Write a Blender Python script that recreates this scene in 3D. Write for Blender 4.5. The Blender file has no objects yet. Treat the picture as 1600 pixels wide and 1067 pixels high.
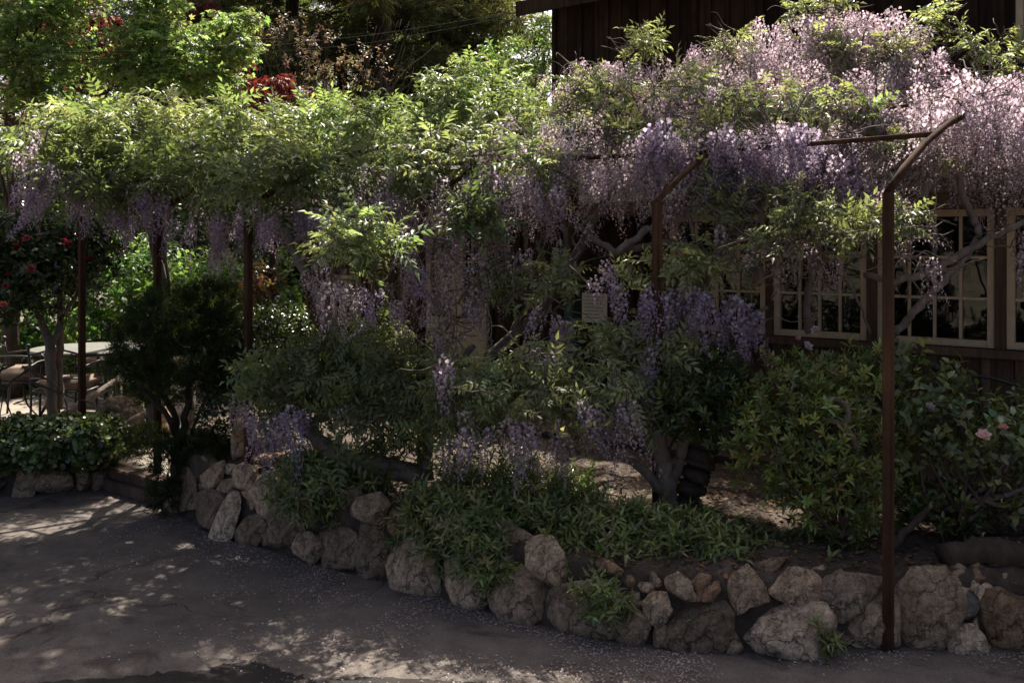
import bpy, bmesh, math, random
import numpy as np
from mathutils import Vector, Matrix, noise as mnoise

# ------------------------------------------------------------------ camera, sky, sun, exposure
S = bpy.context.scene
COL = S.collection
R = math.radians
FPX, CX, CY, CAMZ = 1500.0, 800.0, 533.5, 1.75
HORIZON = 385.0            # the lens is shifted, the camera itself is level
cam_d = bpy.data.cameras.new('camera')
cam = bpy.data.objects.new('camera', cam_d); COL.objects.link(cam)
cam.location = (0, 0, CAMZ)
cam.rotation_euler = (R(90), 0, 0)
cam_d.shift_y = -(CY - HORIZON) / 1600.0
cam_d.sensor_width = 36.0
cam_d.lens = 36.0 * FPX / 1600.0
cam_d.clip_start = 0.05
cam_d.clip_end = 2000
S.camera = cam

SUN_EL, SUN_AZ = R(55), R(6)          # azimuth: to the right of straight ahead
W = bpy.data.worlds.new('World'); S.world = W; W.use_nodes = True
wn = W.node_tree.nodes; wl = W.node_tree.links
sky = wn.new('ShaderNodeTexSky'); sky.sky_type = 'NISHITA'; sky.sun_disc = False
sky.sun_elevation = SUN_EL; sky.sun_rotation = SUN_AZ
sky.dust_density = 4.0; sky.air_density = 0.25; sky.ozone_density = 0.0
bgn = wn['Background']; bgn.inputs['Strength'].default_value = 0.115
wl.new(sky.outputs[0], bgn.inputs[0])

sl = bpy.data.lights.new('sun', 'SUN'); sl.energy = 5.0; sl.angle = R(0.5); sl.color = (1.0, 0.93, 0.82)
sun = bpy.data.objects.new('sun', sl); COL.objects.link(sun)
sdir = Vector((math.sin(SUN_AZ) * math.cos(SUN_EL), math.cos(SUN_AZ) * math.cos(SUN_EL), math.sin(SUN_EL)))
sun.location = sdir * 40
sun.rotation_euler = (-sdir).to_track_quat('-Z', 'Y').to_euler()

S.view_settings.view_transform = 'Standard'
S.view_settings.look = 'None'
S.view_settings.exposure = 1.45
S.view_settings.gamma = 1.0
S.view_settings.use_curve_mapping = False
S.cycles.max_bounces = 8
S.cycles.diffuse_bounces = 4
S.cycles.transmission_bounces = 6
S.cycles.transparent_max_bounces = 8
S.cycles.sample_clamp_indirect = 4.0

rng = np.random.default_rng(7)
random.seed(7)

# ------------------------------------------------------------------ helpers
def ray(px, py):
    return Vector(((px - CX) / FPX, 1.0, -(py - HORIZON) / FPX))
def P(px, py, d):
    """point at distance d (world Y) seen at photo pixel px,py"""
    v = ray(px, py)
    return Vector((0, 0, CAMZ)) + v * (d / v.y)
def G(px, py, z=0.0):
    v = ray(px, py)
    return Vector((0, 0, CAMZ)) + v * ((z - CAMZ) / v.z)
def XD(px, d):
    """ground position under photo column px (at horizon) at depth d"""
    return P(px, 385, d)

def tag(o, label=None, cat=None, group=None, kind=None):
    if label: o['label'] = label
    if cat: o['category'] = cat
    if group: o['group'] = group
    if kind: o['kind'] = kind
    return o
def thing(name, label, cat, loc=(0, 0, 0), rz=0, group=None):
    o = bpy.data.objects.new(name, None); COL.objects.link(o)
    o.location = loc; o.rotation_euler = (0, 0, rz); o.empty_display_size = 0.1
    return tag(o, label, cat, group)
def parent(o, p):
    """child given in world coordinates"""
    o.parent = p
    if p is not None:
        m = Matrix.Identity(4); q = p
        chain = []
        while q is not None:
            chain.append(q); q = q.parent
        for q in reversed(chain):
            m = m @ q.matrix_parent_inverse @ Matrix.LocRotScale(q.location, q.rotation_euler, q.scale)
        o.matrix_parent_inverse = m.inverted()
    return o
def link(name, me, par=None, local=False):
    o = bpy.data.objects.new(name, me); COL.objects.link(o)
    if par is not None:
        if local: o.parent = par
        else: parent(o, par)
    return o
def mesh_np(name, V, F, mat, tint=None, smooth=False):
    """V (n,3), F (m,3) triangles"""
    V = np.asarray(V, dtype=np.float32); F = np.asarray(F, dtype=np.int32)
    k = F.shape[1]
    me = bpy.data.meshes.new(name)
    me.vertices.add(len(V)); me.vertices.foreach_set('co', V.ravel())
    me.loops.add(F.size); me.loops.foreach_set('vertex_index', F.ravel())
    me.polygons.add(len(F))
    me.polygons.foreach_set('loop_start', np.arange(0, F.size, k, dtype=np.int32))
    me.polygons.foreach_set('loop_total', np.full(len(F), k, dtype=np.int32))
    if smooth: me.polygons.foreach_set('use_smooth', np.ones(len(F), dtype=bool))
    me.update(calc_edges=True)
    if tint is not None:
        a = me.attributes.new('tint', 'FLOAT_COLOR', 'POINT')
        c = np.ones((len(V), 4), dtype=np.float32); c[:, :3] = tint
        a.data.foreach_set('color', c.ravel())
    if mat: me.materials.append(mat)
    return me
def mesh_bm(name, bm, mat, smooth=False):
    me = bpy.data.meshes.new(name)
    bm.normal_update(); bm.to_mesh(me); bm.free()
    if smooth:
        me.polygons.foreach_set('use_smooth', np.ones(len(me.polygons), dtype=bool))
    if mat: me.materials.append(mat)
    return me
def bbox(bm, c, s, rz=0, rot=None, bevel=0.0):
    """box centre c, size s into bm"""
    r = bmesh.ops.create_cube(bm, size=1.0)
    vs = r['verts']
    bmesh.ops.scale(bm, vec=s, verts=vs)
    if bevel > 0:
        es = list({e for v in vs for e in v.link_edges})
        rb = bmesh.ops.bevel(bm, geom=es, offset=bevel, segments=2, affect='EDGES')
        vs = list({v for f in rb['faces'] for v in f.verts} | {v for v in vs if v.is_valid})
    m = (rot if rot is not None else Matrix.Rotation(rz, 3, 'Z'))
    bmesh.ops.rotate(bm, cent=(0, 0, 0), matrix=m, verts=vs)
    bmesh.ops.translate(bm, vec=c, verts=vs)
    return vs
def box_obj(name, c, s, mat, par=None, rz=0, bevel=0.0):
    bm = bmesh.new(); bbox(bm, (0, 0, 0), s, 0, None, bevel)
    o = link(name, mesh_bm(name, bm, mat))
    o.location = c; o.rotation_euler = (0, 0, rz)
    if par is not None: parent(o, par)
    return o
def catmull(pts, n):
    pts = [np.array(p, dtype=float) for p in pts]
    P_ = [2 * pts[0] - pts[1]] + pts + [2 * pts[-1] - pts[-2]]
    out = []
    for i in range(1, len(P_) - 2):
        for k in range(n):
            t = k / n
            a, b, c, d = P_[i - 1], P_[i], P_[i + 1], P_[i + 2]
            out.append(0.5 * (2 * b + (c - a) * t + (2 * a - 5 * b + 4 * c - d) * t * t + (-a + 3 * b - 3 * c + d) * t ** 3))
    out.append(pts[-1])
    return np.array(out)
def tube_np(pts, n=4, sides=8, jit=0.0, knob=0.0, seed=0):
    """pts list of (x,y,z,r) -> V,F(tris)"""
    C = catmull(pts, n) if n > 1 else np.array(pts, dtype=float)
    r_ = np.random.default_rng(seed)
    if jit > 0 and len(C) > 2:
        C[1:-1, :3] += r_.normal(0, 1, (len(C) - 2, 3)) * jit * C[1:-1, 3:4]
    rad = np.maximum(C[:, 3], 0.0008)
    if knob > 0: rad = rad * (1 + r_.uniform(-knob, knob, len(C)))
    T = np.gradient(C[:, :3], axis=0)
    T /= np.linalg.norm(T, axis=1)[:, None] + 1e-9
    up = np.array([0.31, 0.17, 0.93])
    A = np.cross(T, up); A /= np.linalg.norm(A, axis=1)[:, None] + 1e-9
    B = np.cross(T, A)
    a = np.linspace(0, 2 * np.pi, sides, endpoint=False)
    prof = np.ones((len(C), sides))
    if knob > 0: prof += r_.uniform(-knob, knob, (1, sides)) * 0.7
    V = C[:, None, :3] + (np.cos(a)[None, :, None] * A[:, None] + np.sin(a)[None, :, None] * B[:, None]) * (rad[:, None] * prof)[:, :, None]
    V = V.reshape(-1, 3); F = []
    m = len(C)
    i = np.arange(m - 1)[:, None] * sides; j = np.arange(sides)[None, :]; j2 = (j + 1) % sides
    q0, q1, q2, q3 = (i + j), (i + j2), (i + sides + j2), (i + sides + j)
    F = np.concatenate([np.stack([q0, q1, q2], -1).reshape(-1, 3), np.stack([q0, q2, q3], -1).reshape(-1, 3)])
    c0, c1 = len(V), len(V) + 1
    V = np.vstack([V, C[0, :3], C[-1, :3]])
    jj = np.arange(sides); jk = (jj + 1) % sides
    F = np.vstack([F, np.stack([jk, jj, np.full(sides, c0)], -1), np.stack([(m - 1) * sides + jj, (m - 1) * sides + jk, np.full(sides, c1)], -1)])
    return V, F
def join_np(parts):
    Vs, Fs, o = [], [], 0
    for V, F in parts:
        Vs.append(V); Fs.append(F + o); o += len(V)
    return np.vstack(Vs), np.vstack(Fs)
def tubes_obj(name, lines, mat, par=None, n=4, sides=8, jit=0.0, knob=0.0):
    V, F = join_np([tube_np(l, n, sides, jit, knob, i + 11) for i, l in enumerate(lines)])
    return link(name, mesh_np(name, V, F, mat, smooth=True), par)
def pl(*pts):
    """polyline of (px,py,depth,radius)"""
    return [tuple(P(a, b, c)) + (r,) for a, b, c, r in pts]

# ------------------------------------------------------------------ materials
def nt(name):
    m = bpy.data.materials.new(name); m.use_nodes = True
    n = m.node_tree.nodes; l = m.node_tree.links
    return m, n, l, n['Principled BSDF']
def ramp(n, l, src, stops):
    r = n.new('ShaderNodeValToRGB')
    e = r.color_ramp.elements
    e[0].position, e[0].color = stops[0][0], (*stops[0][1], 1)
    e[1].position, e[1].color = stops[-1][0], (*stops[-1][1], 1)
    for p, c in stops[1:-1]:
        k = e.new(p); k.color = (*c, 1)
    l.new(src, r.inputs[0]); return r.outputs[0]
def tnoise(n, l, scale, detail=6, rough=0.6, coord='Object', dist=0.0, vec=None):
    t = n.new('ShaderNodeTexNoise'); t.inputs['Scale'].default_value = scale
    t.inputs['Detail'].default_value = detail; t.inputs['Roughness'].default_value = rough
    t.inputs['Distortion'].default_value = dist
    if vec is None:
        tc = n.new('ShaderNodeTexCoord'); vec = tc.outputs[coord]
    l.new(vec, t.inputs['Vector']); return t.outputs[0]
def mixc(n, l, f, a, b, mode='MIX'):
    m = n.new('ShaderNodeMix'); m.data_type = 'RGBA'; m.blend_type = mode
    for i, v in ((0, f), (6, a), (7, b)):
        if hasattr(v, 'is_linked') or hasattr(v, 'links'): l.new(v, m.inputs[i])
        elif i == 0: m.inputs[0].default_value = v
        else: m.inputs[i].default_value = (*v, 1)
    return m.outputs[2]
def bump(n, l, b, h, strength=0.3, dist=0.01):
    bp = n.new('ShaderNodeBump'); bp.inputs['Strength'].default_value = strength; bp.inputs['Distance'].default_value = dist
    l.new(h, bp.inputs['Height']); l.new(bp.outputs[0], b.inputs['Normal'])
def mat_leaf(name, trans=0.4, tcol=(1.9, 1.8, 0.8), rough=0.45, spec=0.4):
    m, n, l, b = nt(name)
    at = n.new('ShaderNodeAttribute'); at.attribute_name = 'tint'
    b.inputs['Roughness'].default_value = rough
    b.inputs['Specular IOR Level'].default_value = spec
    l.new(at.outputs[0], b.inputs['Base Color'])
    tr = n.new('ShaderNodeBsdfTranslucent')
    l.new(mixc(n, l, 1.0, at.outputs[0], tcol, 'MULTIPLY'), tr.inputs[0])
    mx = n.new('ShaderNodeMixShader'); mx.inputs[0].default_value = trans
    l.new(b.outputs[0], mx.inputs[1]); l.new(tr.outputs[0], mx.inputs[2])
    l.new(mx.outputs[0], n['Material Output'].inputs[0])
    return m
def mat_noise(name, stops, scale=6, rough=0.8, bumps=0.4, bscale=40, bdist=0.01, spec=0.3, detail=8, coord='Object'):
    m, n, l, b = nt(name)
    f = tnoise(n, l, scale, detail, 0.65, coord)
    l.new(ramp(n, l, f, stops), b.inputs['Base Color'])
    b.inputs['Roughness'].default_value = rough; b.inputs['Specular IOR Level'].default_value = spec
    if bumps > 0: bump(n, l, b, tnoise(n, l, bscale, 8, 0.7, coord), bumps, bdist)
    return m
def mat_bark(name, c1, c2, scale=14):
    m, n, l, b = nt(name)
    tc = n.new('ShaderNodeTexCoord'); mp = n.new('ShaderNodeMapping'); mp.inputs['Scale'].default_value = (1, 1, 0.25)
    l.new(tc.outputs['Object'], mp.inputs[0])
    f = tnoise(n, l, scale, 8, 0.7, vec=mp.outputs[0], dist=0.6)
    l.new(ramp(n, l, f, [(0.3, c1), (0.7, c2)]), b.inputs['Base Color'])
    b.inputs['Roughness'].default_value = 0.9; b.inputs['Specular IOR Level'].default_value = 0.2
    bump(n, l, b, tnoise(n, l, scale * 3, 8, 0.75, vec=mp.outputs[0], dist=0.5), 0.8, 0.012)
    return m
def mat_wood(name, c1, c2, rough=0.85, streak=30):
    m, n, l, b = nt(name)
    tc = n.new('ShaderNodeTexCoord'); mp = n.new('ShaderNodeMapping'); mp.inputs['Scale'].default_value = (1, 1, 0.06)
    oi = n.new('ShaderNodeObjectInfo')
    ad = n.new('ShaderNodeVectorMath'); ad.operation = 'ADD'
    sc = n.new('ShaderNodeVectorMath'); sc.operation = 'SCALE'; sc.inputs['Scale'].default_value = 37.0
    cb = n.new('ShaderNodeCombineXYZ'); l.new(oi.outputs['Random'], cb.inputs[0]); l.new(oi.outputs['Random'], cb.inputs[2])
    l.new(cb.outputs[0], sc.inputs[0]); l.new(tc.outputs['Object'], ad.inputs[0]); l.new(sc.outputs[0], ad.inputs[1])
    l.new(ad.outputs[0], mp.inputs[0])
    f = tnoise(n, l, streak, 6, 0.6, vec=mp.outputs[0], dist=0.3)
    col = ramp(n, l, f, [(0.3, c1), (0.7, c2)])
    f2 = tnoise(n, l, 3, 5, 0.6, vec=ad.outputs[0])
    dark = ramp(n, l, f2, [(0.3, (0.55, 0.55, 0.55)), (0.7, (1.1, 1.1, 1.1))])
    col = mixc(n, l, 1.0, col, dark, 'MULTIPLY')
    rv = n.new('ShaderNodeMapRange'); rv.inputs[3].default_value = 0.7; rv.inputs[4].default_value = 1.2
    l.new(oi.outputs['Random'], rv.inputs[0])
    cc = n.new('ShaderNodeCombineColor')
    for i in range(3): l.new(rv.outputs[0], cc.inputs[i])
    l.new(mixc(n, l, 1.0, col, cc.outputs[0], 'MULTIPLY'), b.inputs['Base Color'])
    b.inputs['Roughness'].default_value = rough; b.inputs['Specular IOR Level'].default_value = 0.12
    bump(n, l, b, f, 0.5, 0.004)
    return m
def mat_stone():
    m, n, l, b = nt('stone')
    tc = n.new('ShaderNodeTexCoord'); oi = n.new('ShaderNodeObjectInfo')
    f1 = tnoise(n, l, 4.5, 8, 0.62, dist=0.7)
    f2 = tnoise(n, l, 26, 8, 0.7)
    f3 = tnoise(n, l, 90, 4, 0.7)
    base = ramp(n, l, f1, [(0.28, (0.13, 0.10, 0.075)), (0.45, (0.30, 0.25, 0.19)), (0.6, (0.40, 0.34, 0.27)), (0.75, (0.22, 0.19, 0.17))])
    mot = ramp(n, l, f2, [(0.36, (0.3, 0.28, 0.25)), (0.5, (.85, .83, .8)), (0.64, (1.35, 1.32, 1.27))])
    col = mixc(n, l, 0.8, base, mot, 'MULTIPLY')
    spk = ramp(n, l, f3, [(0.38, (0.3, 0.28, 0.25)), (0.5, (1.0, 1.0, 1.0))])
    col = mixc(n, l, 0.55, col, spk, 'MULTIPLY')
    # each stone has its own hue and value
    col = mixc(n, l, 1.0, col, oi.outputs['Color'], 'MULTIPLY')
    # thin dark fissures
    v = n.new('ShaderNodeTexVoronoi'); v.feature = 'DISTANCE_TO_EDGE'; v.inputs['Scale'].default_value = 5.5
    wv = n.new('ShaderNodeVectorMath'); wv.operation = 'ADD'
    tn = n.new('ShaderNodeTexNoise'); tn.inputs['Scale'].default_value = 6; tn.inputs['Detail'].default_value = 6
    l.new(tc.outputs['Object'], tn.inputs[0])
    ss = n.new('ShaderNodeVectorMath'); ss.operation = 'SCALE'; ss.inputs['Scale'].default_value = 0.28
    l.new(tn.outputs[1], ss.inputs[0]); l.new(tc.outputs['Object'], wv.inputs[0]); l.new(ss.outputs[0], wv.inputs[1])
    l.new(wv.outputs[0], v.inputs['Vector'])
    cr = ramp(n, l, v.outputs['Distance'], [(0.0, (0.35, 0.32, 0.3)), (0.018, (1, 1, 1))])
    crm = ramp(n, l, tnoise(n, l, 3, 3), [(0.5, (0, 0, 0)), (0.62, (1, 1, 1))])
    col = mixc(n, l, crm, col, mixc(n, l, 1.0, col, cr, 'MULTIPLY'))
    l.new(col, b.inputs['Base Color'])
    b.inputs['Roughness'].default_value = 0.9; b.inputs['Specular IOR Level'].default_value = 0.25
    h = n.new('ShaderNodeMath'); h.operation = 'ADD'
    l.new(f2, h.inputs[0]); l.new(cr, h.inputs[1])
    bump(n, l, b, h.outputs[0], 0.85, 0.02)
    return m
def mat_asphalt(name='asphalt', dark=1.0, patch=True):
    m, n, l, b = nt(name)
    f1 = tnoise(n, l, 0.9, 8, 0.6, dist=0.4)
    f2 = tnoise(n, l, 7, 8, 0.7)
    f3 = tnoise(n, l, 85, 4, 0.85)
    f4 = tnoise(n, l, 2.3, 6, 0.7, dist=1.2)
    k = dark
    base = ramp(n, l, f1, [(0.3, (0.095 * k, 0.081 * k, 0.073 * k)), (0.5, (0.13 * k, 0.112 * k, 0.10 * k)), (0.7, (0.168 * k, 0.143 * k, 0.127 * k))])
    col = mixc(n, l, 0.7, base, ramp(n, l, f2, [(0.3, (0.5, 0.48, 0.47)), (0.65, (1.2, 1.18, 1.15))]), 'MULTIPLY')
    col = mixc(n, l, 1.0, col, ramp(n, l, f4, [(0.34, (.55, .53, .52)), (0.44, (1, 1, 1)), (0.6, (1, 1, 1)), (.72, (1.28, 1.25, 1.2))]), 'MULTIPLY')
    col = mixc(n, l, 0.6, col, ramp(n, l, f3, [(0.35, (0.35, 0.34, 0.33)), (0.5, (1, 1, 1)), (0.68, (1.5, 1.45, 1.4))]), 'MULTIPLY')
    tc = n.new('ShaderNodeTexCoord')
    v = n.new('ShaderNodeTexVoronoi'); v.feature = 'DISTANCE_TO_EDGE'; v.inputs['Scale'].default_value = 0.75
    tn = n.new('ShaderNodeTexNoise'); tn.inputs['Scale'].default_value = 2.2; tn.inputs['Detail'].default_value = 8
    l.new(tc.outputs['Object'], tn.inputs[0])
    ss = n.new('ShaderNodeVectorMath'); ss.operation = 'SCALE'; ss.inputs['Scale'].default_value = 0.6
    wv = n.new('ShaderNodeVectorMath'); wv.operation = 'ADD'
    l.new(tn.outputs[1], ss.inputs[0]); l.new(tc.outputs['Object'], wv.inputs[0]); l.new(ss.outputs[0], wv.inputs[1])
    l.new(wv.outputs[0], v.inputs['Vector'])
    cr = ramp(n, l, v.outputs['Distance'], [(0.0, (0.3, 0.28, 0.27)), (0.008, (1, 1, 1))])
    crm = ramp(n, l, tnoise(n, l, 0.8, 3), [(0.45, (0, 0, 0)), (0.55, (1, 1, 1))])
    if patch: col = mixc(n, l, crm, col, mixc(n, l, 1.0, col, cr, 'MULTIPLY'))
    l.new(col, b.inputs['Base Color'])
    b.inputs['Roughness'].default_value = 0.92; b.inputs['Specular IOR Level'].default_value = 0.25
    h = n.new('ShaderNodeMath'); h.operation = 'ADD'; l.new(f3, h.inputs[0]); l.new(f2, h.inputs[1])
    bump(n, l, b, h.outputs[0], 0.55, 0.008)
    return m
def mat_glass():
    m, n, l, b = nt('window_glass')
    g = n.new('ShaderNodeBsdfGlossy'); g.inputs['Roughness'].default_value = 0.015
    t = n.new('ShaderNodeBsdfTransparent'); t.inputs[0].default_value = (0.75, 0.8, 0.78, 1)
    fr = n.new('ShaderNodeFresnel'); fr.inputs[0].default_value = 1.55
    ma = n.new('ShaderNodeMath'); ma.operation = 'MULTIPLY'; ma.inputs[1].default_value = 1.1
    l.new(fr.outputs[0], ma.inputs[0])
    mx = n.new('ShaderNodeMixShader'); l.new(ma.outputs[0], mx.inputs[0])
    bump(n, l, g, tnoise(n, l, 3, 2), 0.06, 0.02)
    l.new(t.outputs[0], mx.inputs[1]); l.new(g.outputs[0], mx.inputs[2]); l.new(mx.outputs[0], n['Material Output'].inputs[0])
    return m

M = {}
M['wisteria'] = mat_leaf('wisteria_leaf', 0.48, (1.8, 1.72, 1.05), 0.42, 0.45)
M['petal'] = mat_leaf('petal', 0.5, (1.15, 1.08, 1.1), 0.6, 0.25)
M['maple'] = mat_leaf('maple_leaf', 0.55, (1.7, 1.8, 1.1), 0.45, 0.4)
M['gloss'] = mat_leaf('glossy_leaf', 0.25, (1.9, 1.9, 0.7), 0.24, 0.6)
M['herb'] = mat_leaf('herb_leaf', 0.3, (1.8, 1.8, 0.9), 0.28, 0.6)
M['conifer'] = mat_leaf('conifer_needles', 0.5, (1.6, 1.5, 0.8), 0.6, 0.25)
M['bark'] = mat_bark('wisteria_bark', (0.065, 0.05, 0.039), (0.20, 0.163, 0.132))
M['bark_dark'] = mat_bark('dark_bark', (0.028, 0.02, 0.015), (0.085, 0.062, 0.048))
M['stone'] = mat_stone()
M['soil'] = mat_noise('soil', [(0.3, (0.04, 0.028, 0.02)), (0.55, (0.10, 0.073, 0.054)), (0.75, (0.17, 0.13, 0.10))], 9, 0.95, 0.9, 55, 0.03)
M['mortar'] = mat_noise('mortar_earth', [(0.3, (0.04, 0.03, 0.022)), (0.7, (0.11, 0.085, 0.065))], 12, 0.95, 0.9, 60, 0.02)
M['asphalt'] = mat_asphalt()
M['asphalt_new'] = mat_asphalt('new_asphalt', 0.22, False)
M['patio'] = mat_noise('patio_gravel', [(0.3, (0.16, 0.13, 0.10)), (0.7, (0.30, 0.255, 0.21))], 5, 0.95, 0.7, 90, 0.01)
M['path'] = mat_noise('terrace_paving', [(0.3, (0.06, 0.036, 0.027)), (0.7, (0.115, 0.073, 0.057))], 4, 0.9, 0.4, 70, 0.006)
M['ground'] = mat_noise('ground', [(0.3, (0.05, 0.045, 0.03)), (0.7, (0.12, 0.10, 0.07))], 0.7, 0.95, 0.5, 12, 0.05)
M['steel'] = mat_wood('rusty_steel', (0.028, 0.015, 0.009), (0.12, 0.064, 0.034), 0.9, 22)
M['green_paint'] = mat_noise('green_paint', [(0.3, (0.012, 0.045, 0.03)), (0.7, (0.03, 0.075, 0.05))], 12, 0.7, 0.2, 60, 0.003)
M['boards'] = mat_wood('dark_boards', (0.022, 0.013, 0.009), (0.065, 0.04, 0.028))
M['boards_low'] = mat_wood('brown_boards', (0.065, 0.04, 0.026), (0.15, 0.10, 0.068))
M['cream'] = mat_noise('cream_paint', [(0.3, (0.40, 0.305, 0.19)), (0.7, (0.53, 0.42, 0.28))], 10, 0.6, 0.25, 50, 0.003)
M['shingle'] = mat_wood('grey_shingle', (0.08, 0.074, 0.064), (0.18, 0.168, 0.148), 0.9, 20)
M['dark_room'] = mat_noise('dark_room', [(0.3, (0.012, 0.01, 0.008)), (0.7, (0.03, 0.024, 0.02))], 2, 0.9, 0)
M['glass'] = mat_glass()
M['iron'] = mat_noise('wrought_iron', [(0.3, (0.012, 0.011, 0.01)), (0.7, (0.03, 0.026, 0.022))], 20, 0.5, 0.2, 80, 0.002, 0.5)
M['cushion'] = mat_noise('cushion_cloth', [(0.3, (0.13, 0.09, 0.065)), (0.7, (0.23, 0.17, 0.125))], 14, 0.95, 0.6, 160, 0.004)
M['table'] = mat_noise('table_top', [(0.3, (0.10, 0.105, 0.09)), (0.7, (0.17, 0.17, 0.15))], 6, 0.4, 0.1, 60, 0.002, 0.5)
M['white_iron'] = mat_noise('white_iron', [(0.3, (0.5, 0.48, 0.42)), (0.7, (0.7, 0.67, 0.6))], 9, 0.55, 0.2, 50, 0.002)
M['paper'] = mat_noise('notice_paper', [(0.3, (0.5, 0.46, 0.38)), (0.7, (0.6, 0.56, 0.47))], 6, 0.8, 0)
M['ink'] = mat_noise('ink', [(0.3, (0.16, 0.14, 0.12)), (0.7, (0.22, 0.2, 0.17))], 8, 0.8, 0)
M['timber'] = mat_wood('step_timber', (0.07, 0.046, 0.034), (0.15, 0.105, 0.08), 0.9, 26)
M['cable'] = mat_noise('cable', [(0.3, (0.02, 0.02, 0.02)), (0.7, (0.04, 0.04, 0.04))], 10, 0.9, 0, spec=.05)

# ------------------------------------------------------------------ leaf prototypes (triangles)
def leaflet(L, w, fold=0.25, curl=0.15, wide=0.42):
    """4 tri leaf along +x, normal +z"""
    V = np.array([[0, 0, 0], [L * wide, w / 2, w * fold], [L, 0, -L * curl], [L * wide, -w / 2, w * fold], [L * wide, 0, 0.0]])
    F = np.array([[0, 4, 1], [4, 2, 1], [0, 3, 4], [3, 2, 4]])
    return V, F
def leaf8(L, w, fold=0.22, curl=0.15):
    z = lambda t: -L * curl * t * t
    V = np.array([[0, 0, 0], [.33 * L, .48 * w, w * fold + z(.33)], [.33 * L, 0, z(.33)], [.33 * L, -.48 * w, w * fold + z(.33)],
                  [.7 * L, .38 * w, w * fold * .8 + z(.7)], [.7 * L, 0, z(.7)], [.7 * L, -.38 * w, w * fold * .8 + z(.7)], [L, 0, z(1)]])
    F = np.array([[0, 2, 1], [0, 3, 2], [2, 5, 4], [2, 4, 1], [3, 6, 5], [3, 5, 2], [5, 7, 4], [6, 7, 5]])
    return V, F
def rot_np(rx=0, ry=0, rz=0):
    return np.array((Matrix.Rotation(rz, 3, 'Z') @ Matrix.Rotation(ry, 3, 'Y') @ Matrix.Rotation(rx, 3, 'X')))
def xf(VF, Rm, t):
    return VF[0] @ Rm.T + np.asarray(t), VF[1]
def blade2(L, w, curl=0.2, wide=0.45):
    V = np.array([[0, 0, 0], [L * wide, w / 2, w * .15], [L, 0, -L * curl], [L * wide, -w / 2, w * .15]])
    return V, np.array([[0, 2, 1], [0, 3, 2]])
class Proto:
    def __init__(s):
        s.V, s.F, s.C, s.n = [], [], [], 0
    def add(s, VF, c=1.0):
        V, F = VF
        s.V.append(V); s.F.append(F + s.n); s.n += len(V)
        s.C.append(np.tile(np.broadcast_to(np.asarray(c, dtype=float), (3,)), (len(V), 1)))
        return s
    def done(s):
        return np.vstack(s.V), np.vstack(s.F), np.vstack(s.C)
def stem_vf(a, b, r):
    return tube_np([(*a, r), (*b, r * 0.6)], 1, 3)
def compound_leaf(r, L=0.24, pairs=5, ll=0.08, lw=0.028, droop=0.5):
    p = Proto()
    pts = []
    for i in range(pairs + 2):
        t = i / (pairs + 1)
        pts.append(np.array([L * t, 0, -droop * L * t * t * 0.6]))
    for i in range(1, pairs + 1):
        for sgn in (1, -1):
            s = 0.75 + 0.35 * math.sin(math.pi * i / (pairs + 1))
            Rm = rot_np(r.normal(0, .25), r.uniform(0.05, 0.6), sgn * R(r.uniform(45, 70)))
            p.add(xf(leaflet(ll * s * r.uniform(.85, 1.1), lw * s, .3, r.uniform(.05, .3)), Rm, pts[i]), r.uniform(.8, 1.2))
    p.add(xf(leaflet(ll, lw, .3, .2), rot_np(0, .4, r.normal(0, .1)), pts[-1]), r.uniform(.9, 1.2))
    p.add(tube_np([(*pts[0], .0022), (*pts[3], .0016), (*pts[-1], .001)], 1, 3), (1.0, .9, .8))
    return p.done()
def shoot_proto(r, nl=6, lo=15, hi=65, zlen=0.18, L=0.24):
    p = Proto()
    for i in range(nl):
        V, F, C = compound_leaf(r, L=L * r.uniform(.75, 1.15))
        t = i / nl
        Rm = rot_np(r.normal(0, .3), -R(lo + (hi - lo) * t + r.normal(0, 8)), i * 2.4 + r.normal(0, .3))
        p.V.append(V @ Rm.T + [0, 0, zlen * t]); p.F.append(F + p.n); p.n += len(V)
        p.C.append(C * r.uniform(.85, 1.15))
    p.add(stem_vf((0, 0, -.08), (0, 0, zlen), .004), (.9, .7, .6))
    return p.done()
def raceme_proto(r, L=0.28, n=62, rad=0.05, size=0.024, banner=(.46, .36, .56), keel=(.22, .12, .36), bend=0.1):
    p = Proto()
    bx, by = r.normal(0, bend, 2)
    def ax(t): return np.array([bx * L * t * t, by * L * t * t, -L * t])
    p.add(tube_np([(*ax(t), .0022 * (1 - .6 * t)) for t in (0, .33, .66, 1)], 1, 3), (.30, .22, .16))
    for i in range(n):
        t = (i + r.uniform(0, 1)) / n
        a = i * 2.39996 + r.normal(0, .3)
        rr = rad * (1 - .72 * t ** 1.3) * r.uniform(.75, 1.15) * min(1, .45 + t * 5)
        c = ax(t) + np.array([math.cos(a) * rr, math.sin(a) * rr, r.normal(0, .004) - rr * .25])
        sz = size * (1.15 - .75 * t ** 1.5) * r.uniform(.75, 1.2)
        Rb = rot_np(r.normal(0, .35), R(-r.uniform(35, 85)), a)
        v = r.uniform(.72, 1.2) * (1 - .28 * t)
        p.add(xf(leaflet(sz, sz * 1.05, .18, -.15, .6), Rb, c), np.array(banner) * v)
        Rk = rot_np(r.normal(0, .5), R(r.uniform(5, 55)), a + r.normal(0, .3))
        p.add(xf(blade2(sz * .85, sz * .6, .25, .5), Rk, c), np.array(keel) * v)
    return p.done()
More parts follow.
